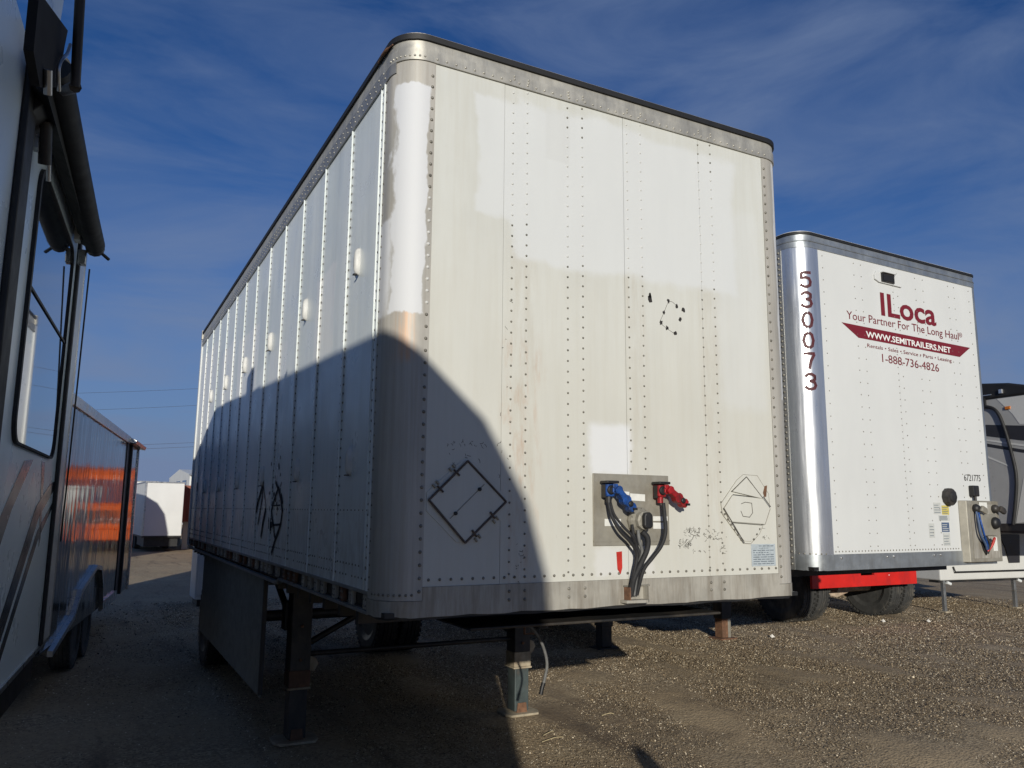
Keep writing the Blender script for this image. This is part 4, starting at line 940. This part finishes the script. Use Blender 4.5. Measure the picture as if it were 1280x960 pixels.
# graphics
gm=lambda pts,mat,name='vinyl_stripe',h=.002: prof(pts,.0003,h,name,mat,RV1)
gm([(3.93,1.52),(4.15,1.62),(4.78,1.97),(5.06,1.99),(4.55,1.72),(4.02,1.30),(3.93,1.25)],'rvstripe')
gm([(4.05,.87),(5.35,1.74),(5.85,1.88),(6.04,1.90),(6.04,1.84),(5.5,1.68),(4.28,.87)],'rvdark',h=.003)
gm([(4.36,.87),(5.5,1.60),(6.04,1.76),(6.04,1.72),(5.55,1.54),(4.48,.87)],'rvdark')
gm([(5.40,2.0),(5.52,2.0),(5.66,1.55),(5.62,1.50)],'rvstripe')
gm([(1.0,.87),(3.72,1.9),(3.72,1.7),(1.6,.87)],'rvstripe')
# awning on the wall
AW=thing('patio_awning','black rolled awning with grey arms fixed along the top of the near camper wall','awning',(-1.85,-3.45,0),-AZ)
MB().box((.0,3.98,3.555),(.028,5.98,3.625)).build('wall_rail','alub',AW,bevel=.006)
MB().box((.028,4.0,3.575),(.036,5.97,3.585)).build('rail_groove','rubber',AW)
MB().tube([(.125,3.62,3.56),(.120,4.6,3.525),(.118,5.4,3.50),(.120,5.90,3.49)],.060,20).build('fabric_roll','fabric',AW)
MB().prism([(.03,3.60),(.12,3.62),(.10,3.45),(.03,3.50)],1,3.7,5.93).build('fabric_flap','fabric',AW)
MB().tube([(.115,5.90,3.49),(.115,5.97,3.488)],.060,12).build('roller_end_cap','black',AW)
MB().tube([(.14,5.96,3.47),(.20,6.02,3.435)],.011,6).build('crank_stub','black',AW)
MB().box((.02,5.93,3.36),(.07,6.0,3.46)).build('arm_bracket','alub',AW,bevel=.006)
MB().tube([(.085,6.05,3.36),(.05,6.30,1.9),(.03,6.45,1.5)],.006,6).build('pull_cord','black',AW)
MB().box((.01,5.72,3.46),(.045,5.80,3.56)).build('arm_bracket','paper',AW)
# near end arms
MB().tube(smooth_path([(.10,4.06,3.74),(.10,4.04,3.66),(.05,3.98,3.58),(.045,3.98,3.50),(.05,3.99,3.46)],5),.012,8).build('curved_arm','alub',AW)
MB().tube([(.055,3.99,3.47),(.055,4.08,3.30)],.028,10).build('gas_strut','black',AW)
MB().tube([(.065,4.08,3.42),(.065,4.16,3.25)],.010,8).build('strut_rod','alub',AW)
MB().box((.012,3.99,3.34),(.035,4.05,3.55)).build('arm_channel','alub',AW)
MB().prism([(.0,3.40),(.0,3.85),(.10,3.85),(.09,3.5)],1,3.82,3.98).build('awning_bracket','black',AW,bevel=.006)
# black arm gusset, pale fascia and strut at the near end of the awning
prof([(2.44,3.14),(2.53,3.20),(2.98,3.37),(2.93,3.24),(2.87,3.10),(2.60,2.96),(2.45,2.99)],.225,.25,'arm_gusset','matt_black',AW)
MB().tube(smooth_path([(.262,2.98,3.32),(.262,2.93,3.255),(.264,2.84,3.19),(.262,2.80,3.13),(.262,2.85,3.08)],5),.006,8).build('curved_arm','alub',AW)
MB().tube([(.262,2.62,3.03),(.262,2.66,2.97)],.012,8).build('arm_pin','alub',AW)
prof([(2.45,3.16),(2.53,3.20),(2.99,3.375),(3.02,3.50),(2.6,3.50),(2.3,3.45)],.205,.222,'pale_fascia','rvwall',AW)
MB().tube([(.30,2.90,3.13),(.30,2.76,3.52)],.016,10).build('outer_arm','black',AW)
MB().tube([(.30,2.90,3.13),(.15,3.72,3.50)],.020,8).build('outer_arm','black',AW)
# ================================================================== BLACK ENCLOSED TRAILER
BT=thing('enclosed_trailer','glossy black enclosed trailer with orange reflections, just behind the near camper','trailer',(-1.4,5.0,0),-R(8))
h0,h1=.46,2.68; EL=6.15
for k in range(6):
    y0=-.4+k*.86; y1=min(y0+.86,4.55)
    if k==5: y1=4.55
    MB().box((-.012,y0+.0015,h0+.04),(0,y1-.0015,h1)).build('side_panel','bgloss',BT)
MB().box((-2.2,-.4,h0+.02),(-.012,EL,h1+.02)).build('body','rubber',BT)
vs=[(0,4.62),(.02,4.62),(.02,4.70),(-.02,4.78),(-.02,4.98),(.03,5.06),(.04,6.05),(.0,6.1)]
MB().box((-.01,4.555,h0),(.012,4.66,h1+.01)).build('corner_pillar','black',BT,bevel=.01)
MB().box((-.06,4.66,h0),(-.013,5.15,h1)).build('recess_panel','rubber',BT)
MB().box((-.012,5.15,h0),(.01,6.05,h1)).build('rear_side_panel','bgloss',BT)
MB().box((-.01,6.03,h0-.02),(.03,6.12,h1+.03)).build('corner_pillar','btrim',BT,bevel=.01)
MB().box((-.02,5.06,h0),(.028,5.15,h1)).build('corner_pillar','black',BT,bevel=.01)
MB().prism([(-.02,h1),(.02,h1),(.03,h1+.10),(-.02,h1+.12)],1,-.4,4.72).build('top_trim','btrim',BT,bevel=.006)
MB().prism([(-.05,h1+.02),(.10,h1+.0),(.12,h1+.05),(-.05,h1+.12)],1,4.72,6.22).build('roof_overhang','btrim',BT,bevel=.006)
MB().box((-2.2,-.4,h1+.02),(-.02,6.1,h1+.11)).build('roof','btrim',BT)
fp=[(-.05,.47),(.98,.66),(1.30,.88),(2.30,1.07),(2.70,1.03),(2.95,.80),(3.1,.52)]
fd=MB()
for (a,b),(c_,d_) in zip(fp[:-1],fp[1:]):
    fd.add([(.0,a,b),(.0,c_,d_),(.0,c_,d_-.05),(.0,a,b-.05),(.045,a,b-.005),(.045,c_,d_-.005),(.045,c_,d_-.055),(.045,a,b-.055)],[(0,1,5,4),(3,7,6,2),(4,5,6,7),(0,3,2,1),(0,4,7,3),(1,2,6,5)])
fd.build('fender','btrim',BT)
MB().box((-.01,3.1,h0-.02),(.03,4.55,h0+.10)).build('lower_trim','btrim',BT)
for y in (1.75,2.5): add_wheel((-.02-.12,y,.34),BT,.34,.2,'tyre','btrim')
# ================================================================== THINGS FAR BEHIND THE GAP
def far_trailer(loc,rz,w_,l_,h_,z0,label,white='farwhite',group=None):
    t=thing('enclosed_trailer',label,'trailer',loc,rz,group)
    MB().box((0,0,z0),(w_,.05,h_)).build('front_wall',white,t,bevel=.02)
    for k in range(8): MB().box((0,.05+k*(l_-.05)/8+.004,z0),(.04,.05+(k+1)*(l_-.05)/8-.004,h_)).build('side_panel',white,t)
    MB().box((.04,.05,z0),(w_,l_,h_-.01)).build('body',white,t)
    MB().box((-.02,-.02,h_),(w_+.02,l_,h_+.05)).build('roof_trim','btrim',t)
    MB().box((-.015,-.012,z0-.06),(w_+.01,l_,z0)).build('bottom_trim','black',t)
    MB().box((-.015,-.015,z0),(.05,.06,h_)).build('corner_trim','btrim',t)
    for y in (l_*.5,l_*.5+.85):
        for x in (.15,w_-.15): add_wheel((x,y,.36),t,.36,.22,'tyre','btrim')
    MB().box((.1,.2,.2),(w_-.1,l_-.3,z0-.06)).build('chassis','black',t)
    return t
far_trailer((.73,31.5,0),R(3),1.45,6.2,2.72,.62,'white enclosed trailer far behind, in the gap left of the big trailer')
# sheet-metal building
bd=thing('metal_building','small pale metal building with low gable roof far behind the gap','building',(7.0,78,0),R(4))
prof([(0,0),(0,4.9),(6,5.6),(12,4.9),(12,0)],0,14,'wall','farwhite',bd)
MB().box((-.05,-.5,4.8),(14.2,-.05,4.95)).build('gutter','btrim',bd)
for k in range(9): MB().box((.2+k*1.5,-.03,0),(.35+k*1.5,0,4.75)).build('wall_rib','farwhite',bd)
for k in range(3): MB().box((-.03,1.5+k*3.5,3.6),(0,3.7+k*3.5,4.4)).build('window','glass',bd)
# red-brown container far off, small pale trailer just behind the big one
ct=thing('shipping_container','red-brown steel container raised on blocks far behind, beside the white enclosed trailer','container',(2.28,33,0),-R(2))
MB().box((.02,.03,1.16),(2.4,6,2.68)).build('body','redbrown',ct)
for k in range(16): MB().box((.06+k*.15,-.0,1.22),(.13+k*.15,.03,2.6)).build('rib','redbrown',ct)
for x in (.0,2.34): MB().box((x,-.02,1.12),(x+.08,.08,2.7)).build('corner_post','redbrown',ct)
for x in (.1,2.1):
    for y in (.3,5.4): MB().box((x,y,0),(x+.25,y+.3,1.16)).build('block','greyl',ct)
cbt=thing('utility_cabinet','tall narrow pale cabinet in shade just behind the rear corner of the big trailer','cabinet',(.60,12.0,0))
MB().box((0,0,.12),(1.0,.8,2.05)).build('body','farwhite',cbt,bevel=.02); MB().box((.03,-.02,.2),(.97,0,1.98)).build('door','farwhite',cbt,bevel=.01); MB().box((-.02,-.03,2.05),(1.02,.83,2.10)).build('lid','farwhite',cbt,bevel=.01); MB().box((.05,.05,0),(.95,.75,.12)).build('plinth','black',cbt)
# unseen camper shape added behind the black trailer to shade the far white trailer
c3=thing('shade_camper','unseen pale camper added behind the black enclosed trailer to shade the far white one','camper',(-1.95,29.4,0),-R(1))
prof([(0,.7),(0,3.7),(-.3,3.88),(-5.2,3.9),(-5.9,3.65),(-6.3,3.0),(-6.4,1.3),(-6.0,.7)],-2.4,0,'body','rvwall',c3,.05)
prof([(-1.2,1.5),(-1.2,2.4),(-2.8,2.4),(-2.8,1.5)],.0,.02,'window','glass',c3)
for y in (-3.6,-2.8):
    for x in (-.15,-2.25): add_wheel((x,y,.36),c3,.36,.22,'tyre','btrim')
MB().box((-2.2,-6.3,.45),(-.2,-.2,.7)).build('chassis','black',c3)
# orange machines that the black trailer mirrors
def orange_truck(loc,rz,label,s=1.0):
    t=thing('orange_truck',label,'truck',loc,rz,'orange trucks parked behind the big trailer')
    prof([(0,.9*s),(0,1.7*s),(.12,1.75*s),(.25,2.75*s),(.5,2.95*s),(2.0,3.0*s),(2.0,.9*s)],-1.15,1.15,'cab','orange',t,.05)
    MB().add([(-.95,-.03+.105,1.8*s),(.95,.075,1.8*s),(.85,.20,2.6*s),(-.85,.20,2.6*s),(-.95,.1,1.8*s),(.95,.1,1.8*s),(.85,.24,2.6*s),(-.85,.24,2.6*s)],[(0,1,2,3),(4,7,6,5),(0,4,5,1),(1,5,6,2),(2,6,7,3),(3,7,4,0)]).build('windscreen','glass',t)
    MB().box((-.7,-.03,1.1*s),(.7,.0,1.55*s)).build('grille','black',t)
    MB().box((-1.2,-.12,.55*s),(1.2,.1,.9*s)).build('bumper','orange',t,bevel=.03)
    for x in (-.9,.9): MB().lathe([(.12,-.04),(.1,-.06),(.03,-.07)],(x,0,1.2*s),1,14).build('headlight','chrome',t)
    MB().box((-1.2,2.1,1.0*s),(1.2,6.5,3.1*s)).build('cargo_body','redbrown',t,bevel=.03)
    MB().box((-.5,.2,.5*s),(.5,6.3,.9*s)).build('chassis','black',t); t.scale=(.68,1,1.05)
    for x in (-1.0,1.0):
        for y in (1.0,4.8): add_wheel((x,y,.5),t,.5,.28,'tyre','orange')
    return t
orange_truck((4.5,28,0),R(-2),'orange truck hidden behind the big trailer, left one mirrored in the black trailer')
orange_truck((7.9,29,0),R(2),'orange truck hidden behind the big trailer, right one mirrored in the black trailer',1.05)
far_trailer((-.2,47,0),R(2),2.4,7,3.2,.7,'pale enclosed trailer behind the big trailer, mirrored left of the orange trucks')
# poles and wires
def pole(x,y,h,label):
    t=thing('utility_pole',label,'pole',(x,y,0),R(-10),'utility poles')
    MB().tube([(0,0,-.2),(0,0,h*.5),(0,0,h)],[.17,.14,.11],10).build('pole','wood',t)
    for z in (h-.6,h-1.9): MB().box((-1.3,-.14,z-.06),(1.3,-.04,z+.06)).build('crossarm','wood',t)
    for z in (h-.6,h-1.9):
        for x_ in (-1.15,-.6,.6,1.15): MB().lathe([(.05,0),(.06,.08),(.03,.14)],(x_,-.09,z+.06),2,8).build('insulator','greyl',t)
pole(15.2,58.6,12.5,'wooden utility pole with two crossarms standing far behind the big trailer')
pole(-42,76,10.4,'wooden utility pole far off to the left behind the camper row')
for (z0,z1,dy,lb) in ((11.95,9.9,0,'highest'),(10.65,8.6,.1,'second highest'),(7.6,6.6,.2,'second lowest'),(7.25,6.4,.2,'lowest')):
    P=[]
    for k in range(25):
        t=k/24; P.append((15.2-57.2*t,58.5+17.4*t+dy,z0+(z1-z0)*t-4*t*(1-t)*1.3))
    tag(MB().tube(P,.010,5).build('power_line','black'),lb+' power line crossing the sky between the camper row and the big trailer','cable','power lines')
# unseen round-topped post added beside the camera to cast the pointed ground shadow
bo=thing('shadow_post','unseen grey post with domed cap, added beside the camera to cast a pointed shadow','post',(.25,-3.60,0))
MB().tube([(0,0,0),(0,0,1.30)],.07,14).build('post','legdark',bo); MB().lathe([(.07,1.30),(.066,1.35),(.045,1.40),(.01,1.42)],(0,0,0),2,14).build('cap','legdark',bo)
